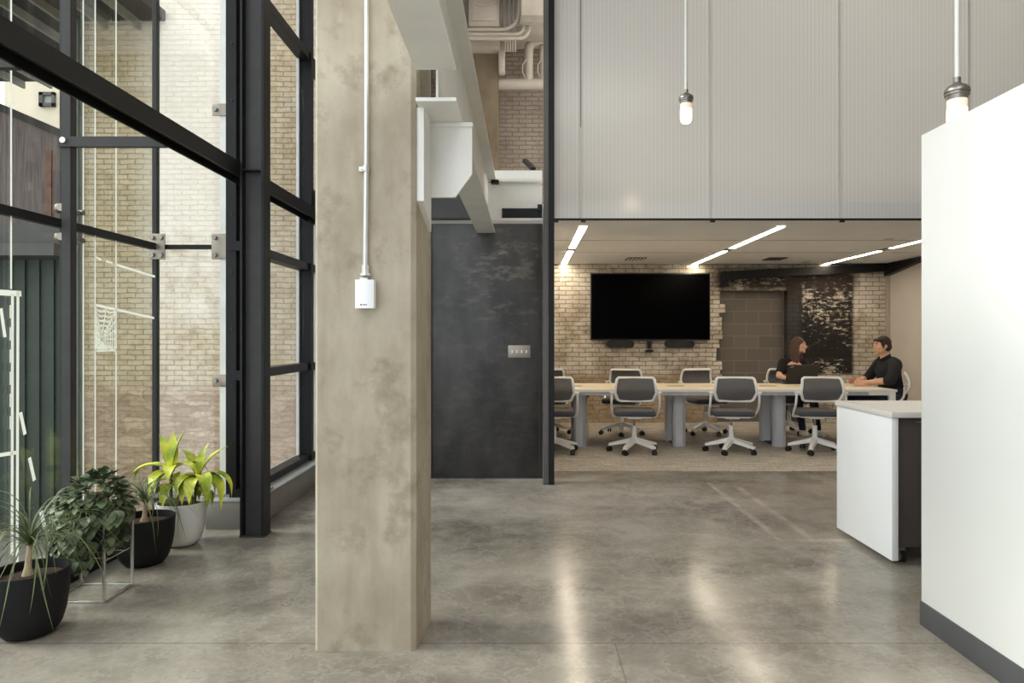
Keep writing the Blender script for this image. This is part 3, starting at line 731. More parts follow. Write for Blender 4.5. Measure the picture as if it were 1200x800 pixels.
# ------------------------------------------------------------------ conference table
TY0, TY1, TZ, TX0, TX1 = 8.33, 9.5, .742, -.62, 4.53
tb = thing('conference_table', 'long conference table with a pale wood top in the meeting room', 'table', ((TX0 + TX1) / 2, 8.9, 0))
seams = [TX0, .69 - .6, 1.32 + .62, 3.2, TX1]
for i in range(4):
    MB().box(seams[i] + .001, seams[i + 1] - .001, TY0 + .006, TY1 - .006, TZ - .03, TZ, .002).build('tabletop', 'wood', tb)
tag(MB().box(TX0, TX1, TY0, TY0 + .006, TZ - .03, TZ - .001).box(TX0, TX1, TY1 - .006, TY1, TZ - .03, TZ - .001).box(TX1 - .001, TX1 + .005, TY0, TY1, TZ - .03, TZ - .001).build('edge_band', 'white_laminate', tb), 'white edge banding')
MB().box(TX0 + .02, 4.2, TY0 + .03, TY0 + .06, TZ - .075, TZ - .03).box(TX0 + .02, 4.2, TY1 - .06, TY1 - .03, TZ - .075, TZ - .03).build('side_rail', 'aluminium', tb)
tag(MB().box(4.2, TX1 - .01, TY0 + .012, TY0 + .062, TZ - .072, TZ - .03).box(4.2, TX1 - .01, TY1 - .062, TY1 - .012, TZ - .072, TZ - .03).box(TX1 - .07, TX1 - .01, TY0 + .02, TY1 - .02, TZ - .072, TZ - .03).build('end_frame', 'chair_white', tb), 'white end frame')
for lx in (-.56, .69, 1.94, 3.2):
    for ly in (8.6, 9.06):
        pts = [(lx - .085, ly - .02), (lx - .06, ly - .05), (lx + .025, ly - .05), (lx + .075, ly - .005), (lx + .075, ly + .05), (lx - .085, ly + .05)]
        MB().prism(pts, 'z', .006, TZ - .03).build('leg', 'aluminium', tb, smooth=False)
for ly in (TY0 + .04, TY1 - .04):
    tag(MB().box(TX1 - .075, TX1 - .008, ly - .03, ly + .03, .006, TZ - .03, .003).build('leg', 'chair_white', tb), 'white square end leg')
for lx, w_ in ((.62, .11), (1.28, .11), (1.96, .11), (3.17, .11), (3.83, .11)):
    MB().box(lx - w_, lx + w_, 8.9, 8.96, TZ - .001, TZ + .003, .001).build('power_slot', 'slot_dark', tb)
for lx in (.1, 2.6, 3.7):
    MB().box(lx - .3, lx + .3, 8.93, 8.938, TZ - .001, TZ + .0015).build('groove', 'slot_dark', tb)
for lx in (.69, 1.94, 3.2):
    MB().box(lx - .05, lx + .05, 8.64, 9.02, .006, .02).build('foot_bar', 'black_plastic', tb)
tag(MB().tube(fillet([(.72, 8.56, .69), (.79, 8.55, .6), (.755, 8.545, .44), (.795, 8.545, .25), (.77, 8.55, .02)], .12), .006, 8).build('power_cord', 'pipe_paint'), 'pale cord hanging down the table leg behind the leftmost chairs', 'cord')
tag(MB().tube(fillet([(.84, 8.6, .70), (.80, 8.6, .66), (.76, 8.6, .60)], .03), .012, 8).build('cable', 'cable'), 'short black cable under the table beside the leftmost leg', 'cable')

# ------------------------------------------------------------------ task chairs
def make_chair(cushion):
    t = thing('task_chair', 'white framed task chair', 'chair', (0, 0, 0))
    MB().cyl((0, 0, .135), (0, 0, .318), .03, .026, 24).cyl((0, 0, .11), (0, 0, .18), .04, .034, 24).build('hub', 'chair_white', t)
    tag(MB().cyl((0, 0, .318), (0, 0, .43), .013, n=16).build('gas_lift', 'cap_metal', t), 'grey metal lift post')
    for i in range(5):
        a = 2 * PI * i / 5 + .52; ca, sa = math.cos(a), math.sin(a)
        m = MB(); sec = []
        for r, z, w_, h in ((.02, .15, .036, .055), (.16, .117, .033, .042), (.306, .083, .026, .028)):
            sec.append([Vector((ca * r - sa * s * w_, sa * r + ca * s * w_, z + u * h * .5)) for s, u in ((-1, -1), (1, -1), (.8, 1), (-.8, 1))])
        vs = [v for q in sec for v in q]; fs = [(0, 1, 2, 3), (11, 10, 9, 8)]
        for k in (0, 4):
            for j in range(4): fs.append((k + j, k + (j + 1) % 4, k + 4 + (j + 1) % 4, k + 4 + j))
        leg = m.add(vs, fs).build('leg', 'chair_white', t)
        m = MB(); b = a + .9; px, py = ca * .298, sa * .298; dx, dy = math.cos(b), math.sin(b)
        for s in (-1, 1): m.cyl((px + dx * s * .006, py + dy * s * .006, .03), (px + dx * s * .026, py + dy * s * .026, .03), .0295, n=20)
        m.box(px - .012, px + .012, py - .012, py + .012, .045, .072, .003)
        tag(m.build('caster', 'black_plastic', leg), 'black twin-wheel caster')
    # seat
    MB().prism(rounded(-.2, .2, -.19, .2, .06), 'z', .428, .446).box(-.08, .08, -.1, .1, .405, .43, .005).build('seat_pan', 'chair_white', t)
    tag(MB().box(-.24, .24, -.225, .235, .444, .515, .03, 4).build('seat', cushion, t, smooth=True), 'charcoal upholstered seat')
    m = MB(); m.tube(fillet([(-.2, .02, .425), (-.255, .0, .425), (-.275, -.13, .50), (-.278, -.245, .60), (-.272, -.248, .735)], .12, 8), .0135, 10)
    m.tube(fillet([(.2, .02, .425), (.255, .0, .425), (.275, -.13, .50), (.278, -.245, .60), (.272, -.248, .735)], .12, 8), .0135, 10)
    m.cyl((-.2, .02, .425), (.2, .02, .425), .0115, n=10).build('arm_frame', 'chair_white', t)
    m = MB()
    for s in (-1, 1): m.cyl((s * .235, -.25, .728), (s * .295, -.25, .728), .013, n=16)
    m.build('pivot', 'chair_white', t)
    def back(z): return -.225 - .075 * math.sin((z - .62) / .29 * PI * .9)
    key = [(-.175, .634), (.175, .634), (.205, .65), (.236, .735), (.226, .82), (.214, .885), (.196, .902), (-.196, .902), (-.214, .885), (-.226, .82), (-.236, .735), (-.205, .65)]
    pts = []
    for i in range(len(key)):
        p, q = key[i], key[(i + 1) % len(key)]
        for k in range(3): pts.append((p[0] + (q[0] - p[0]) * k / 3, p[1] + (q[1] - p[1]) * k / 3))
    MB().tube([(x, back(z) , z) for x, z in pts], .0165, 8, closed=True).build('back_frame', 'chair_white', t)
    m = MB(); rows = []; zs = [.636 + .264 * i / 10 for i in range(11)]
    def halfw(z):
        k = [(.634, .175), (.65, .205), (.735, .236), (.82, .226), (.885, .214), (.902, .196)]
        for (z0, w0), (z1, w1) in zip(k, k[1:]):
            if z <= z1: return w0 + (w1 - w0) * (z - z0) / (z1 - z0)
        return .2
    vs = []; fs = []
    for s in (0, 1):
        for z in zs:
            for j in range(9):
                u = -1 + j / 4; vs.append((u * halfw(z), back(z) + .006 * s - .012 * (1 - u * u), z))
    for s in (0, 1):
        for i in range(10):
            for j in range(8):
                k = s * 99 + i * 9 + j; fs.append((k, k + 1, k + 10, k + 9))
    tag(m.add(vs, fs).build('back_mesh', 'chair_mesh', t, smooth=True), 'dark grey mesh back')
    return t
c0 = make_chair('chair_cushion')
chairs = [
    (.34, 8.17, -.06, 'white framed task chair at the near side of the table beside the dark post'),
    (1.30, 8.17, -.10, 'near task chair right of the leftmost table leg, its mesh back to the viewer'),
    (2.46, 8.17, -.12, 'near task chair between the second and third table legs, mesh back to the viewer'),
    (3.46, 8.17, -.12, 'near task chair half hidden behind the white rolling cabinet'),
    (.33, 9.72, PI, 'far side task chair mostly hidden behind the leftmost near chair'),
    (1.36, 9.68, PI - .35, 'far side task chair below the television, facing the viewer'),
    (2.55, 9.70, PI + .2, 'empty far side task chair in front of the blocked doorway, left of the woman'),
    (3.78, 9.80, PI - .1, 'task chair the woman in black is sitting on'),
    (4.72, 9.02, PI / 2 - .5, 'task chair the man is sitting on at the right end of the table'),
]
for i, (x, y, rz, lab) in enumerate(chairs):
    c = c0 if i == 0 else copy_tree(c0)
    c.location = (x, y, .006); c.rotation_euler = (0, 0, rz)
    tag(c, lab, 'chair', 'task chairs around the conference table')

# ------------------------------------------------------------------ laptop
a = at(924, 449, 9.28); a.z = TZ + .003
lp = thing('laptop', 'open black laptop on the table in front of the woman', 'laptop', (3.78, 9.3, TZ + .003))
bx0, bx1 = 3.52, 3.94
MB().box(bx0, bx1, 9.26, 9.49, TZ + .004, TZ + .022, .004).build('keyboard_base', 'laptop', lp)
lid = MB(); t0 = Vector((0, -.075, .245)).normalized()
lid.add([], [])
pts = rounded(bx0, bx1, 0, .25, .012, 3)
f = lambda x, z, o: Vector((x + z * .12, 9.262 - z * .28 + o * .012, TZ + .022 + z * .96 + o * .003))
A = [f(x, z, 0) for x, z in pts]; B = [f(x, z, 1) for x, z in pts]; n = len(pts)
lid.add(A + B, [tuple(range(n)), tuple(range(2 * n - 1, n - 1, -1))] + [(i, n + i, n + (i + 1) % n, (i + 1) % n) for i in range(n)])
lo = lid.build('lid', 'laptop', lp)
m = MB(); q = [(bx0 + .02, .222), (bx0 + .065, .236), (bx0 + .068, .229), (bx0 + .024, .215)]
tag(m.add([f(x, z, -.08) for x, z in q] + [f(x, z, -.02) for x, z in q], [(0, 1, 2, 3), (7, 6, 5, 4), (0, 4, 5, 1), (1, 5, 6, 2), (2, 6, 7, 3), (3, 7, 4, 0)]).build('logo', 'silver', lo), 'small silver mark on the lid')

M['eye_white'] = mat('eye_white', (196, 186, 180), .4)
# ------------------------------------------------------------------ people
def remesh(mb, vox, smooth=6):
    me = bpy.data.meshes.new('t'); mb.bm.to_mesh(me); mb.bm.free()
    o = bpy.data.objects.new('t', me); COL.objects.link(o)
    md = o.modifiers.new('r', 'REMESH'); md.mode = 'VOXEL'; md.voxel_size = vox
    md = o.modifiers.new('s', 'SMOOTH'); md.iterations = smooth; md.factor = .5
    bpy.context.view_layer.update()
    dg = bpy.context.evaluated_depsgraph_get()
    r = bpy.data.meshes.new_from_object(o.evaluated_get(dg))
    bpy.data.objects.remove(o); bpy.data.meshes.remove(me)
    out = MB(); out.bm.from_mesh(r); bpy.data.meshes.remove(r)
    return out

def rz(a): return Matrix.Rotation(a, 3, 'Z')
def head(m, c, yaw, pitch=0, s=1.0):
    """adds a head looking along +Y turned by yaw; returns the frame for hair and eyes"""
    R = rz(yaw) @ Matrix.Rotation(pitch, 3, 'X')
    P = lambda x, y, z: Vector(c) + R @ (Vector((x, y, z)) * s)
    t = bmesh.new(); bmesh.ops.create_uvsphere(t, u_segments=40, v_segments=28, radius=1)
    for v in t.verts:
        x, y, z = v.co
        w_ = .074; d = .094; h = .112
        if z < 0:
            k = (-z) ** 1.4; x *= 1 - .30 * k
            if y > 0: y *= 1 - .08 * k
            else: y *= 1 - .45 * k
        if y > 0: y *= .94
        v.co = P(x * w_, y * d, z * h)
    m.merge(t)
    m.cap(P(0, .083, .012), P(0, .104, -.024), .009, .0135)            # nose
    m.ell(P(0, .098, -.030), Vector((.017, .010, .009)) * s, R)
    m.ell(P(0, .074, .030), Vector((.050, .015, .012)) * s, R)          # brow
    m.ell(P(0, .064, -.088), Vector((.028, .022, .022)) * s, R)         # chin
    m.ell(P(0, .077, -.056), Vector((.026, .012, .018)) * s, R)         # mouth
    for q in (-1, 1):
        m.ell(P(q * .036, .058, -.022), Vector((.026, .020, .024)) * s, R)   # cheek
        m.ell(P(q * .044, .012, -.058), Vector((.020, .042, .034)) * s, R)   # jaw
        m.ell(P(q * .076, -.008, -.006), Vector((.010, .019, .031)) * s, R)  # ear
    return P, R
def face(P, R, root, s=1.0):
    for q in (-1, 1):
        e = MB().ell(P(q * .031, .0805, .010), Vector((.0105, .005, .0045)) * s, R).build('eye', 'eye_white', root)
        MB().ell(P(q * .031, .0845, .010), Vector((.0052, .0025, .0048)) * s, R).build('iris', 'eye_dark', e)
        MB().tube([P(q * .016, .0875, .030), P(q * .032, .0855, .034), P(q * .048, .076, .030)], [.0025, .0035, .002], 6).build('eyebrow', 'hair_brown', root)
    MB().ell(P(0, .0875, -.0535), Vector((.019, .003, .003)) * s, R).ell(P(0, .0865, -.0595), Vector((.017, .0035, .0035)) * s, R).build('lips', 'lips', root)
def hand(m, wrist, fwd, palm, side, curl=.5, s=1.0):
    """five fingers; fwd = towards fingertips, palm = direction the palm faces, side = +1 thumb towards fwd x palm"""
    f = Vector(fwd).normalized(); n = Vector(palm); n = (n - f * n.dot(f)).normalized(); b = f.cross(n) * side; w = Vector(wrist)
    for k in (-1, -.33, .33, 1): m.cap(w + b * k * .022 * s, w + f * .085 * s + b * k * .031 * s, .014 * s, .0115 * s, 8)
    for k, L in ((1, .070), (.36, .080), (-.3, .074), (-.95, .058)):
        p = w + f * .085 * s + b * k * .031 * s; a = curl * .5
        for j, q in enumerate((.42, .32, .26)):
            d = (f * math.cos(a) + n * math.sin(a)).normalized(); e = p + d * L * q * s * 1.05
            m.cap(p, e, (.0092 - j * .0008) * s, (.0086 - j * .0009) * s, 8); p = e; a += curl * .7
    p = w + f * .022 * s + b * .026 * s
    for d, L in ((f * .55 + b * .8 + n * .25, .04), (f * .8 + b * .45 + n * .35, .032), (f * .9 + b * .2 + n * .4, .026)):
        e = p + d.normalized() * L * s; m.cap(p, e, .0115 * s, .0095 * s, 8); p = e

def V(*a): return Vector(a)
# the man, facing left along the table
mn = thing('person', 'dark haired man in a black rolled-sleeve shirt sitting at the right end of the table', 'person', (4.75, 8.93, .006))
pel, chest, neck0 = V(4.80, 8.93, .60), V(4.735, 8.92, .93), V(4.70, 8.92, 1.10)
hc = V(4.655, 8.92, 1.268)
shN, shF = V(4.735, 8.735, 1.035), V(4.72, 9.105, 1.03)
elN, elF = V(4.615, 8.63, .835), V(4.58, 9.15, .83)
wrN, wrF = V(4.395, 8.80, .795), V(4.37, 9.03, .797)
m = MB()
P, R = head(m, hc, PI / 2, -.05, 1.06)
m.cap(neck0 - V(-.01, 0, .03), hc + V(.02, 0, -.06), .064, .058)
m.ell(pel, (.15, .185, .12)).cap(pel, chest, .13, .135).ell(chest, (.125, .185, .17)).cap(shN, shF, .06, .06)
for sh, el, wr in ((shN, elN, wrN), (shF, elF, wrF)):
    m.cap(sh, el, .054, .045).cap(el, el.lerp(wr, .4), .046, .044).cap(el.lerp(wr, .4), wr, .044, .029)
hand(m, wrN, V(-.115, .03, -.01), V(.1, 1, -.2), -1, .7); hand(m, wrF, V(-.115, -.03, .012), V(.1, -1, -.2), 1, .55)
legs = []
for s_, y in ((-1, 8.80), (1, 9.06)):
    hip, kn, an = V(4.78, y, .575), V(4.33, y + s_ * -.0, .555), V(4.38, y, .13)
    legs.append((hip, kn, an)); m.cap(hip, kn, .085, .06).cap(kn, an, .055, .04)
m = remesh(m, .0055, 10); tag(m.build('body', 'skin', mn, smooth=True), None)
face(P, R, mn, 1.06)
m = MB(); m.ell(pel + V(0, 0, .02), (.168, .205, .14)).cap(pel, chest, .145, .15).ell(chest, (.14, .20, .18)).ell(chest + V(.04, 0, .08), (.11, .19, .12)).cap(shN, shF, .073, .073)
m.cap(neck0 + V(.014, 0, -.06), neck0 + V(.012, 0, -.015), .085, .074)
for sh, el, wr in ((shN, elN, wrN), (shF, elF, wrF)):
    m.cap(sh, el, .075, .064).cap(el, el.lerp(wr, .16), .064, .058)
m = remesh(m, .009, 5); sh_ = m.build('shirt', 'shirt_black', mn, smooth=True)
MB().tube([P(.03, .062, -.178), P(.066, .0, -.145), P(.045, -.066, -.118), P(-.045, -.066, -.118), P(-.066, .0, -.145), P(-.03, .062, -.178)], [.012, .017, .017, .017, .017, .012], 8).build('collar', 'shirt_black', sh_)
m = MB()
for hip, kn, an in legs: m.cap(hip, kn, .1, .074).cap(kn, an, .07, .055)
m.ell(pel + V(0, 0, -.03), (.16, .19, .1)); remesh(m, .01, 5).build('trousers', 'jeans', mn, smooth=True)
for hip, kn, an in legs:
    MB().ell(an + V(-.07, 0, -.075), (.125, .045, .045)).cap(an + V(0, 0, -.06), an, .045, .042).build('shoe', 'black_plastic', mn, smooth=True)
m = MB(); m.ell(P(0, -.020, .036), Vector((.083, .092, .088)) * 1.06, R).ell(P(0, -.050, -.010), Vector((.078, .062, .072)) * 1.06, R)
for q in (-1, 1): m.ell(P(q * .066, .0, .020), Vector((.017, .042, .042)) * 1.06, R).ell(P(q * .069, -.03, -.03), Vector((.012, .026, .042)) * 1.06, R).ell(P(q * .069, .02, -.012), Vector((.008, .008, .026)), R)
for k in range(9): m.ell(P(-.056 + .014 * k, .046 + .008 * math.sin(k * .8), .072 + .005 * math.sin(k * 2.1)), Vector((.018, .032, .018)), R)
remesh(m, .006, 4).build('hair', 'hair_brown', mn, smooth=True)

# the woman, facing the viewer with her head turned right
wm = thing('person', 'woman with long auburn hair in a black t-shirt sitting behind the open laptop', 'person', (3.82, 9.8, .006))
pel, chest, neck0 = V(3.81, 9.82, .60), V(3.80, 9.72, .92), V(3.815, 9.72, 1.08)
hc = V(3.875, 9.68, 1.262)
shR, shL = V(3.655, 9.71, 1.025), V(3.965, 9.72, 1.02)
elR, elL = V(3.565, 9.62, .835), V(4.04, 9.62, .81)
wrR, wrL = V(3.685, 9.46, .783), V(3.92, 9.46, .79)
m = MB(); yaw = PI + .95
P, R = head(m, hc, yaw, .02, 1.0)
m.cap(neck0 - V(0, -.01, .03), hc + V(-.012, .012, -.06), .052, .047)
m.ell(pel, (.165, .13, .12)).cap(pel, chest, .105, .105).ell(chest, (.155, .105, .15)).cap(shR, shL, .05, .05)
for q in (-1, 1): m.ell(chest + V(q * .07, -.075, -.01), (.065, .055, .06))
for sh, el, wr in ((shR, elR, wrR), (shL, elL, wrL)):
    m.cap(sh, el, .045, .037).cap(el, wr, .038, .023)
hand(m, wrR, V(.08, -.05, .006), V(0, .1, -1), 1, .35, .9); hand(m, wrL, V(-.05, -.08, .006), V(0, 0, -1), -1, .35, .9)
legs = []
for x in (3.72, 3.93):
    hip, kn, an = V(x, 9.80, .575), V(x + .02, 9.38, .54), V(x + .1, 9.42, .12)
    legs.append((hip, kn, an)); m.cap(hip, kn, .08, .055).cap(kn, an, .052, .036)
remesh(m, .005, 10).build('body', 'skin_fair', wm, smooth=True)
face(P, R, wm)
m = MB(); m.ell(pel + V(0, 0, .03), (.178, .142, .13)).cap(pel, chest, .12, .12).ell(chest, (.168, .118, .115)).cap(shR, shL, .055, .055)
for q in (-1, 1): m.ell(chest + V(q * .07, -.08, -.01), (.07, .06, .065))
for sh, el in ((shR, elR), (shL, elL)): m.cap(sh, sh.lerp(el, .62), .062, .056)
remesh(m, .008, 5).build('t_shirt', 'tee_black', wm, smooth=True)
m = MB()
for hip, kn, an in legs: m.cap(hip, kn, .09, .066).cap(kn, an, .062, .046)
m.ell(pel + V(0, 0, -.03), (.165, .14, .1)); remesh(m, .009, 5).build('trousers', 'jeans', wm, smooth=True)
for hip, kn, an in legs:
    tag(MB().ell(an + V(.02, -.06, -.07), (.042, .115, .04)).cap(an + V(0, 0, -.06), an, .042, .038).build('shoe', 'pot_white', wm, smooth=True), 'pale shoe')
m = MB(); m.ell(P(0, -.014, .036), (.083, .093, .088), R).ell(P(0, -.05, -.03), (.080, .065, .09), R)
for q in (-1, 1):
    for k in range(5):
        a = P(q * (.060 + .004 * k), .018 - .024 * k, .06); b = P(q * (.080 + .001 * k), .004 - .022 * k, -.05); c = P(q * .080, .006 - .02 * k, -.14); d = P(q * .072, .022 - .02 * k, -.225 - .01 * (k % 3))
        m.cap(a, b, .018, .019).cap(b, c, .019, .018).cap(c, d, .018, .009)
for k in range(5): m.cap(P(-.05 + .025 * k, -.09, .0), P(-.06 + .03 * k, -.095, -.17), .024, .014)
remesh(m, .006, 4).build('hair', 'hair_auburn', wm, smooth=True)

# ------------------------------------------------------------------ upper services seen above the steel panel
D = 9.6
tag(MB().box(at(553, 0, 9.7).x, at(583, 0, 9.7).x, 9.7, 10.3, 2.74, at(518, 56, 9.5).z - .002).build('concrete_pier', 'column_brown', smooth=False), 'brown concrete pier standing behind the white girder on the upper level', 'column')
a, b = at(518, 56, 9.5), at(585.5, 47, 9.5)
pb = thing('painted_beam', 'beige painted beam on top of the brown concrete pier', 'beam', ((a.x + b.x) / 2, 9.8, a.z))
MB().box(a.x, b.x, 9.5, 10.5, a.z, b.z + .12).build('beam', 'pipe_paint', pb)
q = at(590, 84, 9.6)
MB().box(b.x - .02, q.x + .02, 9.6, 9.75, q.z, b.z + .02, .02).build('drop', 'pipe_paint', pb)
a, b = at(549, 31, 9.3), at(585, -25, 9.3)
ebx = thing('electrical_box', 'beige painted electrical box under the upper ceiling', 'electrical box', ((a.x + b.x) / 2, 9.4, a.z))
MB().box(a.x, b.x, 9.3, 9.6, a.z, b.z, .02).build('box', 'pipe_paint', ebx)
MB().box(a.x + .05, b.x - .03, 9.285, 9.3, a.z + .07, b.z - .05, .008).build('cover', 'pipe_paint', ebx)
MB().tube([at(556, 4, 9.26), at(563, 7, 9.26), at(571, 6, 9.26), at(580, 2, 9.26), at(584, -6, 9.26)], .01, 8).build('wire', 'pipe_paint', ebx)
cdr = thing('conduit_run', 'bundle of beige painted conduits bending up to the upper ceiling', 'conduit', at(600, 45, 9.3))
for k, (yy, xx) in enumerate(((33, 591), (35, 597), (37.5, 602.5), (35, 608.5), (40.5, 614), (45, 620))):
    r = (.02, .02, .02, .026, .026, .026)[k]
    if k < 3: MB().tube([at(xx, -60, 9.5), at(xx, 33, 9.5)], r, 10).build('pipe', 'pipe_paint', cdr)
    else: MB().tube(fillet([at(548, yy, 9.3), at(xx, yy, 9.3), at(xx, -60 if k == 3 else 17, 9.3)], .28, 8), r, 10).build('pipe', 'pipe_paint', cdr)
for k in range(5): MB().tube([at(592 + k * 2.9, 33, 9.52), at(592 + k * 2.9, 60.5, 9.52)], .0135, 8).build('pipe', 'pipe_paint', cdr)
a, b = at(611, 18, 9.0), at(650, -40, 9.0)
du = thing('duct_box', 'beige painted duct box under the upper ceiling beside the dark post', 'duct', ((a.x + b.x) / 2, 9.3, a.z))
MB().box(a.x, b.x, 9.0, 9.8, a.z, b.z, .015).build('duct', 'pipe_paint', du)
MB().box(a.x - .015, b.x, 9.2, 9.24, a.z - .015, b.z).build('flange', 'pipe_paint', du)
pr = .075
pp = thing('water_pipe', 'thick beige painted pipe running across the upper brick wall with two risers', 'pipe', at(615, 105, 9.9))
MB().tube([at(584.5, 98.5, 9.9), at(668, 98.5, 9.9)], pr, 18).build('main_pipe', 'pipe_paint', pp)
MB().tube(fillet([at(619.5, 98, 9.9), at(619.5, 49, 9.9), at(664, 49, 9.9)], .14, 8), .066, 18).build('riser', 'pipe_paint', pp)
MB().tube([at(637, 98, 9.9), at(637, 55, 9.9)], .06, 18).build('riser', 'pipe_paint', pp)
for xx in (615.5, 633.5):
    MB().tube([at(xx + 1, 70, 9.8), at(xx - 3, 76, 9.78), at(xx - 3.5, 84, 9.78), at(xx, 91, 9.8)], .009, 6).build('wire', 'pipe_paint', pp)
a, b = at(585, 47, 10.6), at(655, 22, 10.6)
tag(MB().box(a.x, b.x, 10.6, 10.95, a.z, b.z, .02).build('upper_beam', 'pipe_paint'), 'pale painted beam behind the pipes high on the brick wall', 'beam')
# ------------------------------------------------------------------ steel frame of the glazed front
sc_ = thing('steel_column', 'black steel H-section column standing at the corner of the glazed front', 'column', (-1.88, 4.77, 0))
MB().box(-1.968, -1.952, 4.70, 4.83, .01, HALL).build('flange', 'black_steel', sc_)
MB().box(-1.822, -1.806, 4.70, 4.83, .01, HALL).build('flange', 'black_steel', sc_)
tag(MB().box(-1.952, -1.822, 4.758, 4.772, .01, HALL).build('web', 'grey_steel', sc_), 'lighter grey web')
MB().box(-1.952, -1.822, 4.706, 4.758, 2.53, 2.54).build('stiffener', 'black_steel', sc_)
MB().box(-1.972, -1.802, 4.698, 4.84, 0, .012).build('base_plate', 'grey_steel', sc_)
bm_ = thing('black_beam', 'long black steel beam running along the glazed front above head height', 'beam', (-2.03, 3.5, 2.48))
MB().box(-1.98, -1.968, -2.5, 9.3, 2.487, 2.588).box(-2.09, -2.078, -2.5, 9.3, 2.487, 2.588).box(-2.078, -1.98, -2.5, 9.3, 2.53, 2.588).build('beam', 'black_steel', bm_)

# glass box: left glass wall
w1 = frame('window_1', (GX, 2, 0))
TR = 2.05
for y0, y1 in ((-.6, 1.30), (1.34, 4.055), (4.085, 5.065)):
    for z0, z1 in ((.09, TR - .03), (TR + .03, 4.03), (4.09, 6.1)):
        MB().box(GX - .006, GX + .006, y0, y1, z0, z1).build('glass_pane', 'tinted_glass', w1)
for y in (1.32, 4.07): MB().box(GX - .014, GX + .014, y - .022, y + .022, .09, 6.1).build('joint', 'black_joint', w1)
for z in (TR, 4.06): MB().box(GX - .02, GX + .022, -.6, 5.06, z - .024, z + .024).build('transom', 'black_steel', w1)
for y in (1.24, 3.985): MB().box(GX + .06, GX + .11, y - .028, y + .028, .09, 6.1).build('mullion', 'grey_steel', w1)
for z in (TR - .085, TR + .085):
    m = MB(); m.cyl((GX + .004, 4.0, z), (GX + .075, 4.0, z), .016).cyl((GX + .045, 3.97, z), (GX + .045, 4.17, z), .012).cyl((GX + .004, 4.14, z), (GX + .07, 4.14, z), .016)
    m.cyl((GX + .006, 4.0, z), (GX + .02, 4.0, z), .028).cyl((GX + .006, 4.14, z), (GX + .02, 4.14, z), .028).cyl((GX + .05, 3.96, z), (GX + .05, 3.985, z), .022)
    m.build('glass_fitting', 'brushed', w1)
for y in (2.83, 3.985):
    zc = 2.51
    s_ = MB().box(GX + .05, -2.085, y - .045, y - .033, zc - .029, zc + .029).box(GX + .05, -2.085, y - .033, y - .01, zc - .029, zc - .022).build('strut', 'grey_steel', w1)
    tag(MB().cyl((GX + .085, y - .045, zc + .005), (GX + .085, y - .06, zc + .005), .017, n=16).build('bolt', 'chrome', s_), 'chrome bolt head')
struct(MB().box(-2.86, -2.556, -.6, 5.08, -.1, .085).build('trim_5', 'grey_sill'))
struct(MB().box(-2.565, -2.548, -.6, 5.08, -.02, .092).build('baseboard_left', 'black_steel'))
# frontal glass at the end of the box
w2 = frame('window_2', (-2.5, 5.08, 0))
FY = 5.08
for z0, z1 in ((.225, TR - .012), (TR + .012, 4.05), (4.07, 6.1)):
    MB().box(GX + .02, -2.262, FY - .006, FY + .006, z0, z1).build('glass_pane', 'clear_glass', w2)
MB().box(GX - .014, GX + .018, FY - .03, FY + .014, .09, 6.1).build('joint', 'black_joint', w2)
MB().box(GX, -2.2, FY - .02, FY + .02, TR - .016, TR + .016).build('transom', 'black_steel', w2)
tag(MB().box(-2.262, -2.205, FY - .03, FY + .05, .225, 6.1).build('edge_profile', 'window_strip', w2), 'white edge profile')
mu = MB().box(-2.205, -2.13, FY - .06, FY + .09, .225, 6.1).box(-2.13, -2.03, FY + .03, FY + .09, .225, 6.1).build('mullion', 'black_steel', w2)
m = MB()
for k in range(12): m.cyl((-2.16, FY - .06, .6 + k * .42), (-2.16, FY - .068, .6 + k * .42), .008, n=10)
m.build('bolt', 'bolt_dark', mu)
for (xa, xb, z, hh, bolts) in ((GX - .03, GX + .085, TR, .095, 2), (-2.32, -2.20, TR, .095, 2), (-2.315, -2.205, 3.06, .045, 1), (-2.315, -2.205, 1.06, .045, 1)):
    f_ = MB().box(xa, xb, FY - .042, FY - .028, z - hh, z + hh, .004).build('clamp_plate', 'brushed', w2)
    m = MB()
    for k in range(bolts):
        bz = z + (0 if bolts == 1 else (-.066, .066)[k])
        for bx in ((xa + .026, xb - .024) if xa < -2.6 else (xa + .026,)): m.cyl((bx, FY - .042, bz), (bx, FY - .062, bz), .017, n=16)
    tag(m.build('bolt', 'cap_metal', f_), 'metal bolt heads')
cu = frame('trim_6', (-2.35, 5.2, 0))
MB().box(-2.86, -1.96, 5.02, 5.3, .2, .225).build('cap', 'grey_sill', cu)
MB().box(-2.55, -1.96, 5.03, 5.3, .0, .2).build('perforated_grille', 'perforated_metal', cu)
MB().box(-2.55, -1.96, 5.02, 5.035, 0, .018).build('rail', 'grey_sill', cu)
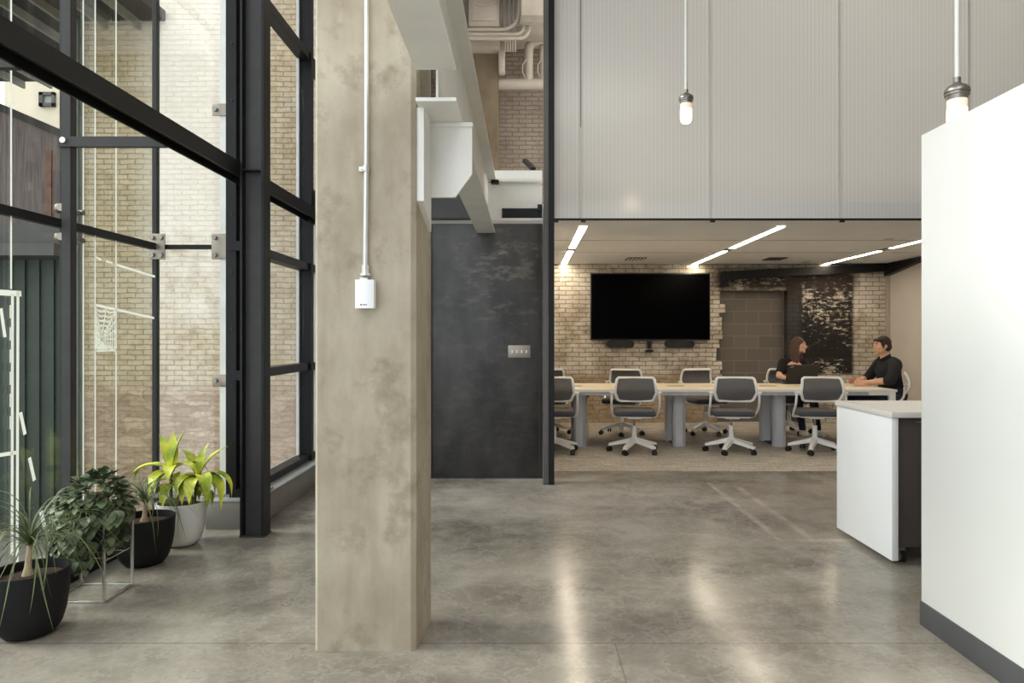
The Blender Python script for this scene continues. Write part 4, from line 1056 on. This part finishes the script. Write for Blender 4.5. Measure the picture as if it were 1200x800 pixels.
# curtain wall to the right of the column
w3 = frame('window_3', (-2.12, 7, 0)); CX = -2.12
MB().box(-2.3, -1.95, 4.9, 9.3, 0, .19, .003).build('curb', 'curb_grey', w3)
tag(MB().box(-2.3, -1.94, 4.9, 9.3, .19, .206, .002).build('sill', 'grey_sill', w3), 'pale grey sill top')
ys = [5.2, 6.5, 7.8, 9.2]; zs = [.25, 1.10, TR, 4.06, 6.1]
for i in range(3):
    for j in range(4): MB().box(CX - .006, CX + .006, ys[i], ys[i + 1], zs[j], zs[j + 1]).build('glass_pane', 'clear_glass', w3)
MB().box(CX - .05, CX + .06, 5.0, 9.3, .206, .262).build('sill_frame', 'black_steel', w3)
for z in (1.10, TR, 4.06): MB().box(CX - .05, CX + .06, 5.0, 9.3, z - .035, z + .035).build('transom', 'black_steel', w3)
for y in (6.5, 7.8, 9.2):
    mu = MB().box(CX - .03, CX + .08, y, y + .07, .206, 6.1).build('mullion', 'black_steel', w3)
    tag(MB().box(CX - .055, CX - .03, y - .03, y + .0, .26, 6.1).build('edge_profile', 'window_strip', mu), 'white edge profile')
for y in (5.85,): MB().cyl((CX - .3, y, .0), (CX - .3, y, 6.1), .006, n=8).build('tension_cable', 'cable', w3)

# white drawing on the left glass
def on(px, py):
    d = -(GX + .012) * FPX / (VX - px); return Vector((GX + .012, d, EYE + (VY - py) * d / FPX))
gd_ = thing('window_drawing', 'white painted line drawing with a spider web on the left glass wall', 'drawing', (GX + .01, 4.2, .1))
LAYER = [0]
def stroke(m, pts, w):
    """flat ribbon on the glass, w metres wide"""
    P = [on(*p) for p in pts]
    for a, b in zip(P, P[1:]):
        d = (b - a).normalized(); n = Vector((0, -d.z, d.y)) * w / 2; LAYER[0] += 1; e = Vector((.00005 * (LAYER[0] % 60), 0, 0)); a2, b2 = a - d * w * .2, b + d * w * .2
        q = [a2 + n, b2 + n, b2 - n, a2 - n]
        m.add([v + e for v in q], [(0, 1, 2, 3)])
    return m
for x0, y0, y1 in ((13, -60, 338), (97.5, -60, 620), (111.5, -60, 612), (136, -60, 606), (80.5, 286, 640)):
    stroke(MB(), [(x0, y0), (x0, y1)], .013).build('long_line', 'vinyl_white', gd_, weld=False)
m = MB(); stroke(m, [(-8, 342), (24, 344)], .03); stroke(m, [(21, 342), (20, 660)], .02); stroke(m, [(14.5, 345), (14, 650)], .02); stroke(m, [(-6, 534), (19, 530)], .02)
for k in range(6): stroke(m, [(12.5, 358 + k * 26), (12.5, 372 + k * 26)], .016)
m.build('frame_outline', 'vinyl_white', gd_, weld=False)
for pts_, w_ in (([(1, 362), (5.5, 394)], .022), ([(24, 484), (29, 508)], .024), ([(34.5, 537), (40, 562)], .024), ([(48, 600), (52, 618)], .03)): stroke(MB(), pts_, w_).build('dash', 'vinyl_white', gd_, weld=False)

m = MB(); hub_ = (119, 398)
sp_ = [(112, 359), (124, 361), (136, 362), (136, 374), (136, 386), (136, 397), (136, 410), (128, 411), (112, 411), (112, 392), (112, 376)]
for p in sp_: stroke(m, [hub_, p], .009)
for k in range(1, 7):
    r = k / 6.5; pts = []
    for a, b in zip(sp_, sp_[1:] + sp_[:1]):
        p0 = (hub_[0] + (a[0] - hub_[0]) * r, hub_[1] + (a[1] - hub_[1]) * r); p1 = (hub_[0] + (b[0] - hub_[0]) * r, hub_[1] + (b[1] - hub_[1]) * r)
        mid = ((p0[0] + p1[0]) / 2 * .93 + hub_[0] * .07, (p0[1] + p1[1]) / 2 * .93 + hub_[1] * .07)
        stroke(m, [p0, mid, p1], .009)
stroke(m, [(111, 357), (180, 372.5)], .016); stroke(m, [(112, 411), (136, 410)], .014); stroke(m, [(111, 301), (118, 304)], .014); stroke(m, [(124, 306), (131, 308)], .014); stroke(m, [(136, 310), (181, 324)], .016)
m.build('spider_web', 'vinyl_white', gd_, weld=False)

# ------------------------------------------------------------------ outdoors
struct(MB().box(-16, -2.86, -3, 18, -1.5, -1.3).build('ground', 'asphalt'))
bb = thing('brick_building', 'pale brick neighbouring building seen through the glass', 'building', (-4.2, 9.6, -1.3))
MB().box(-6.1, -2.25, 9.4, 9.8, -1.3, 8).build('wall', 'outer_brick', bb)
gs = thing('green_shed', 'dark green metal-clad building with a brown upper wall behind the left glass', 'building', (-9, 10, -1.3))
m = MB().box(-14, -6.12, 9.46, 10.5, -1.3, 2.46)
for k in range(40): m.box(-14 + k * .2, -13.92 + k * .2, 9.43, 9.47, -1.3, 2.45)
m.build('green_wall', 'green_siding', gs, smooth=False)
MB().box(-6.22, -6.1, 9.3, 9.46, -1.3, 8).build('reflection_strip', 'reflection_grey', gs)  # added strip standing in for a grey reflection in the left glass
m = MB().box(-14, -6.22, 9.0, 9.5, 2.46, 2.62).box(-14, -6.22, 9.25, 9.5, 2.62, 2.92)
m.build('canopy', 'canopy_grey', gs)
MB().prism([(-14, 2.92), (-6.22, 2.92), (-6.22, 4.08), (-14, 7.4)], 'y', 9.4, 10.4).build('brown_wall', 'brown_siding', gs, smooth=False)
MB().bar((-14, 9.38, 7.43), (-6.2, 9.38, 4.1), .08, .1).build('roof_edge', 'deck_dark', gs)
MB().box(-6.6, -6.52, 9.38, 9.4, 2.95, 3.95).build('rust_streak', 'rust', gs)
cr = thing('cream_building', 'cream stucco building with a small dark window high up at the left', 'building', (-9.5, 15.5, -1.3))
MB().box(-11.45, -7.5, 15, 16, -1.3, 9).build('wall', 'cream_stucco', cr)
a, b = at(47, 125, 14.98), at(65, 108.5, 14.98)
wf = MB().box(a.x, b.x, 14.93, 15, a.z, a.z + .07).box(a.x, b.x, 14.93, 15, b.z - .07, b.z).box(a.x, a.x + .09, 14.93, 15, a.z, b.z).box(b.x - .06, b.x, 14.93, 15, a.z, b.z).build('window_frame', 'canopy_grey', cr)
MB().box(a.x + .09, b.x - .06, 14.97, 15, a.z + .07, b.z - .07).build('pane', 'pane_grey', wf)
dk_ = thing('roof_deck', 'dark roof deck with pale joists over the yard outside the left glass', 'roof', (-8, 6.5, 5.6))
MB().box(-14, -6.15, 7.2, 11.6, 5.72, 5.86).box(-6.15, -4.95, 7.2, 9.38, 5.72, 5.86).build('deck', 'deck_dark', dk_)
for k in range(19): MB().box(-13.6 + k * .46, -13.56 + k * .46, 7.2, 11.6 if k < 16 else 9.38, 5.60, 5.72).build('joist', 'joist', dk_)

EMIN = -1.5
# ------------------------------------------------------------------ plants
def ribbon(m, pts, widths, up=None, fold=.25):
    """a leaf: two strips folded along the midrib"""
    n = len(pts); rows = []
    for i, p in enumerate(pts):
        d = (pts[min(i + 1, n - 1)] - pts[max(i - 1, 0)]).normalized()
        s = d.cross(up if up is not None else V(0, 0, 1))
        if s.length < .05: s = d.cross(V(1, 0, 0))
        s.normalize(); nn = s.cross(d); w_ = widths[i]
        rows += [p - s * w_ + nn * w_ * fold, p, p + s * w_ + nn * w_ * fold]
    fs = []
    for i in range(n - 1):
        for j in (0, 1): k = i * 3 + j; fs.append((k, k + 1, k + 4, k + 3))
    return m.add(rows, fs)
def arch(base, az, elev, L, droop, n=9, kink=0):
    """a curve leaving base at elevation elev and bending down with its length"""
    pts = [V(*base)]; e = elev; a = az
    for i in range(n):
        st = L / n; pts.append(pts[-1] + V(math.cos(a) * math.cos(e), math.sin(a) * math.cos(e), math.sin(e)) * st)
        e -= droop / n * (1 + i / n); e = max(e, EMIN); a += kink / n
    return pts
def pot(t, c, r, h, m_, soil=.04):
    p = [(0, 0), (r * .50, 0), (r * .66, .012), (r * .80, h * .16), (r * .90, h * .36), (r * .965, h * .62), (r, h), (r - .012, h), (r * .945 - .012, h * .62), (r * .9, h - soil - .01), (0, h - soil - .01)]
    q = MB().lathe(p, c, 40).build('pot', m_, t)
    s = MB(); vs = [(r * .9 * math.cos(2 * PI * k / 24) * f, r * .9 * math.sin(2 * PI * k / 24) * f) for f in (1, .6) for k in range(24)]
    MB().lathe([(r * .93, -.012), (r * .93, 0), (r * .6, .006), (r * .3, .012), (0, .014)], (c[0], c[1], c[2] + h - soil), 24).build('soil', 'soil', q)
    MB().lathe([(r * .985, h * .985), (r * 1.0, h * .985), (r * 1.004, h), (r * .985, h + .002)], c, 40).build('rim', m_, q)
def ponytail(label, c, r, h, m_, trunk_h, seed, L0, nl=46, lean=0):
    rnd = random.Random(seed)
    t = thing('ponytail_palm', label, 'potted plant', c, 'ponytail palms in black pots')
    pot(t, c, r, h, m_)
    b = V(c[0] + lean, c[1], c[2] + h - .045); top = b + V(.01, 0, trunk_h)
    MB().tube([b, b + V(0, 0, .02), b + V(.002, 0, trunk_h * .35), b + V(.006, 0, trunk_h * .7), top], [.030, .024, .015, .012, .011], 14).build('trunk', 'bark', t)
    m = MB()
    for k in range(nl):
        EMIN_ = rnd.uniform(-1.45, -.7); globals()['EMIN'] = EMIN_
        az = rnd.uniform(0, 2 * PI); el = rnd.uniform(.3, 1.45); L = L0 * rnd.uniform(.6, 1.25)
        p = arch(top + V(0, 0, rnd.uniform(-.02, .02)), az, el, L, rnd.uniform(1.3, 3.3), 16, rnd.uniform(-1.3, 1.3))
        fl = c[2] + .006
        for q in p:
            dx, dy = q.x - c[0], q.y - c[1]; rr = math.hypot(dx, dy)
            if q.z < c[2] + h + .005 and rr < r + .012 and rr > r * .6:
                s = (r + .012) / rr; q.x = c[0] + dx * s; q.y = c[1] + dy * s
            q.x = max(q.x, GX + .03); q.z = max(q.z, fl)
        w_ = rnd.uniform(.0022, .0042)
        ribbon(m, p, [w_ * .9] + [w_] * 9 + [w_ * .8, w_ * .7, w_ * .6, w_ * .45, w_ * .3, w_ * .2, .0004], fold=.3)
    m.build('leaves', 'palm_leaf', t, smooth=True, weld=False)
    return t
ponytail('ponytail palm in a black pot at the left edge, nearest the viewer', (-2.31, 3.18, 0), .162, .30, 'pot_black', .16, 5, .47, 92, -.01)
ponytail('ponytail palm in a black pot between the wire plant stand and the white pot', (-2.33, 4.17, 0), .172, .285, 'pot_black', .13, 12, .44, 60)

# wire stand with the trailing plant
SX0, SX1, SY0, SY1, SH = -2.475, -2.19, 3.545, 3.80, .412
st_ = thing('plant_stand', 'chrome wire cube plant stand under the trailing plant', 'plant stand', ((SX0 + SX1) / 2, 3.67, 0))
rr = .006
for z in (rr, SH):
    m = MB()
    for p, q in (((SX0, SY0), (SX1, SY0)), ((SX1, SY0), (SX1, SY1)), ((SX1, SY1), (SX0, SY1)), ((SX0, SY1), (SX0, SY0))): m.bar((*p, z), (*q, z), .014, .014, .003)
    m.build('frame_ring', 'chrome', st_)
for x in (SX0, SX1):
    for y in (SY0, SY1): MB().bar((x, y, 0), (x, y, SH + .006), .014, .014, .003).build('leg', 'chrome', st_)
m = MB()
for y in (3.60, 3.74): m.tube([(SX0, y, .215), (SX1, y, .215)], .0025, 6)
for x in (SX0, SX1): m.tube([(x, SY0, .215), (x, SY1, .215)], .0025, 6)
m.build('cross_wire', 'chrome', st_)
tp = thing('trailing_plant', 'bushy dark green trailing plant standing in the chrome wire plant stand', 'potted plant', (-2.335, 3.67, .218))
pot(tp, (-2.335, 3.67, .218), .095, .18, 'pot_black')
rnd = random.Random(21); m = MB(); stems = MB()
C0 = V(-2.312, 3.655, .485)
def small_leaf(m, p, out, s):
    d = (out + V(rnd.uniform(-.5, .5), rnd.uniform(-.5, .5), rnd.uniform(-.9, .1))).normalized()
    sd = d.cross(V(0, 0, 1)); sd = (sd if sd.length > .1 else V(1, 0, 0)).normalized(); up = sd.cross(d)
    sd = (sd + up * rnd.uniform(-.4, .4)).normalized(); up = sd.cross(d)
    prof = [(0, .06), (.12, .34), (.32, .5), (.55, .46), (.78, .28), (.93, .1), (1, .01)]
    vs = []; fs = []
    for i, (u, w_) in enumerate(prof):
        bend = -.28 * u * u
        for k, x in enumerate((-1, -.5, 0, .5, 1)):
            vs.append(p + d * (u * s) + up * (bend * s + (.10 * abs(x) * s * w_ * 2) * (1 if abs(x) < 1 else .7)) + sd * (x * w_ * s * .95))
    for i in range(len(prof) - 1):
        for k in range(4): q = i * 5 + k; fs.append((q, q + 1, q + 6, q + 5))
    m.add(vs, fs)
for k in range(640):
    while True:
        u, v_, w_ = rnd.gauss(0, 1), rnd.gauss(0, 1), rnd.gauss(0, 1)
        n = V(u, v_, w_)
        if n.length > .1: break
    n.normalize()
    if n.z < -.55: continue
    f = rnd.uniform(.75, 1.03)
    p = C0 + V(n.x * .168 * f, n.y * .15 * f, n.z * .135 * f + .02)
    p.z += .03 * math.sin(p.x * 22 + 1) ; small_leaf(m, p, n + V(0, -.15, 0), rnd.uniform(.034, .058))
for (ax, ay, ln) in ((.02, -.16, .27), (-.05, -.15, .28), (.075, -.13, .25), (.04, -.17, .22), (-.10, -.1, .27), (.15, -.07, .17), (.1, .1, .2), (-.1, .12, .22), (-.07, -.13, .31), (0, -.17, .24), (.055, -.15, .28), (-.02, -.165, .24), (-.09, -.1, .24)):
    base = C0 + V(ax, ay, -.0); pts = [C0 + V(ax * .3, ay * .3, .02), base]
    for j in range(1, 8): pts.append(base + V(rnd.uniform(-.012, .012), -.006 * j, -ln * j / 7))
    stems.tube(pts, .0022, 5)
    for j in range(2, len(pts)):
        for q in range(5): small_leaf(m, pts[j] + V(rnd.uniform(-.028, .028), rnd.uniform(-.03, .02), rnd.uniform(-.02, .02)), V(rnd.uniform(-1, 1), -.9, -.6), rnd.uniform(.036, .068) * (1.15 if j < 6 else .8))
m.build('foliage', 'trail_leaf', tp, smooth=True, weld=False); stems.build('stems', 'stem_green', tp)

# corn plant in the white pot
cp = thing('corn_plant', 'lime green broad-leaved plant in a white pot beside the steel column', 'potted plant', (-2.30, 4.56, 0))
pot(cp, (-2.30, 4.56, 0), .158, .285, 'pot_white', .03)
EMIN = -1.5; rnd = random.Random(4); m = MB(); stm = MB()
def broad(base, az, el, L, dr, W):
    L *= 1.08
    p = arch(base, az, el, L, dr, 11, rnd.uniform(-.25, .25))
    for q in p:
        q.x = max(q.x, GX + .03)
        if q.y > 4.97: q.y = 4.97
    prof = (.35, .55, .78, .95, 1, .98, .9, .76, .58, .38, .18, .02)
    ribbon(m, p, [W * k * 1.42 for k in prof], fold=.35)
A_ = V(-2.36, 4.55, .25); B_ = V(-2.22, 4.57, .25)
stm.tube([A_, A_ + V(-.005, 0, .12), A_ + V(.0, 0, .25)], [.013, .011, .009], 10)
stm.tube([B_, B_ + V(.01, 0, .09), B_ + V(.03, 0, .20)], [.011, .010, .008], 10)
stm.tube([B_ + V(0, 0, .02), B_ + V(-.02, -.02, .1), B_ + V(-.05, -.02, .17)], [.008, .008, .007], 8)
tA = A_ + V(0, 0, .23)
for az, el, L, dr, W in ((2.5, 1.25, .30, .7, .030), (.7, 1.42, .30, .3, .034), (1.9, 1.5, .26, .3, .03), (-2.6, .75, .30, 1.7, .028), (3.05, .6, .33, 1.5, .026), (-1.2, .9, .22, 1.9, .03), (-.4, .9, .25, 1.7, .03), (.4, .8, .26, 1.6, .028), (-2.0, .3, .26, 1.9, .032)): broad(tA, az, el, L, dr, W)
for k in range(8): broad(A_ + V(0, 0, .12 + .014 * k), k * 2.4, .3 - .05 * (k % 3), .2, 1.9, .026)
tB = B_ + V(.03, 0, .19)
for az, el, L, dr, W in ((.5, 1.15, .26, .6, .032), (2.6, 1.15, .24, .6, .03), (1.2, 1.45, .22, .4, .03), (0, .55, .32, 2.0, .026), (-.35, .4, .33, 2.5, .032), (-.9, .6, .27, 2.2, .034), (-2.2, .5, .22, 2.0, .03), (3.3, .5, .2, 1.9, .028), (-1.5, .4, .24, 2.6, .03)): broad(tB, az, el, L, dr, W)
for k in range(7): broad(B_ + V(.015, 0, .09 + .014 * k), k * 2.4 + 1, .3, .19, 2.2, .025)
m.build('leaves', 'lime_leaf', cp, smooth=True, weld=False); stm.build('stems', 'stem_green', cp)
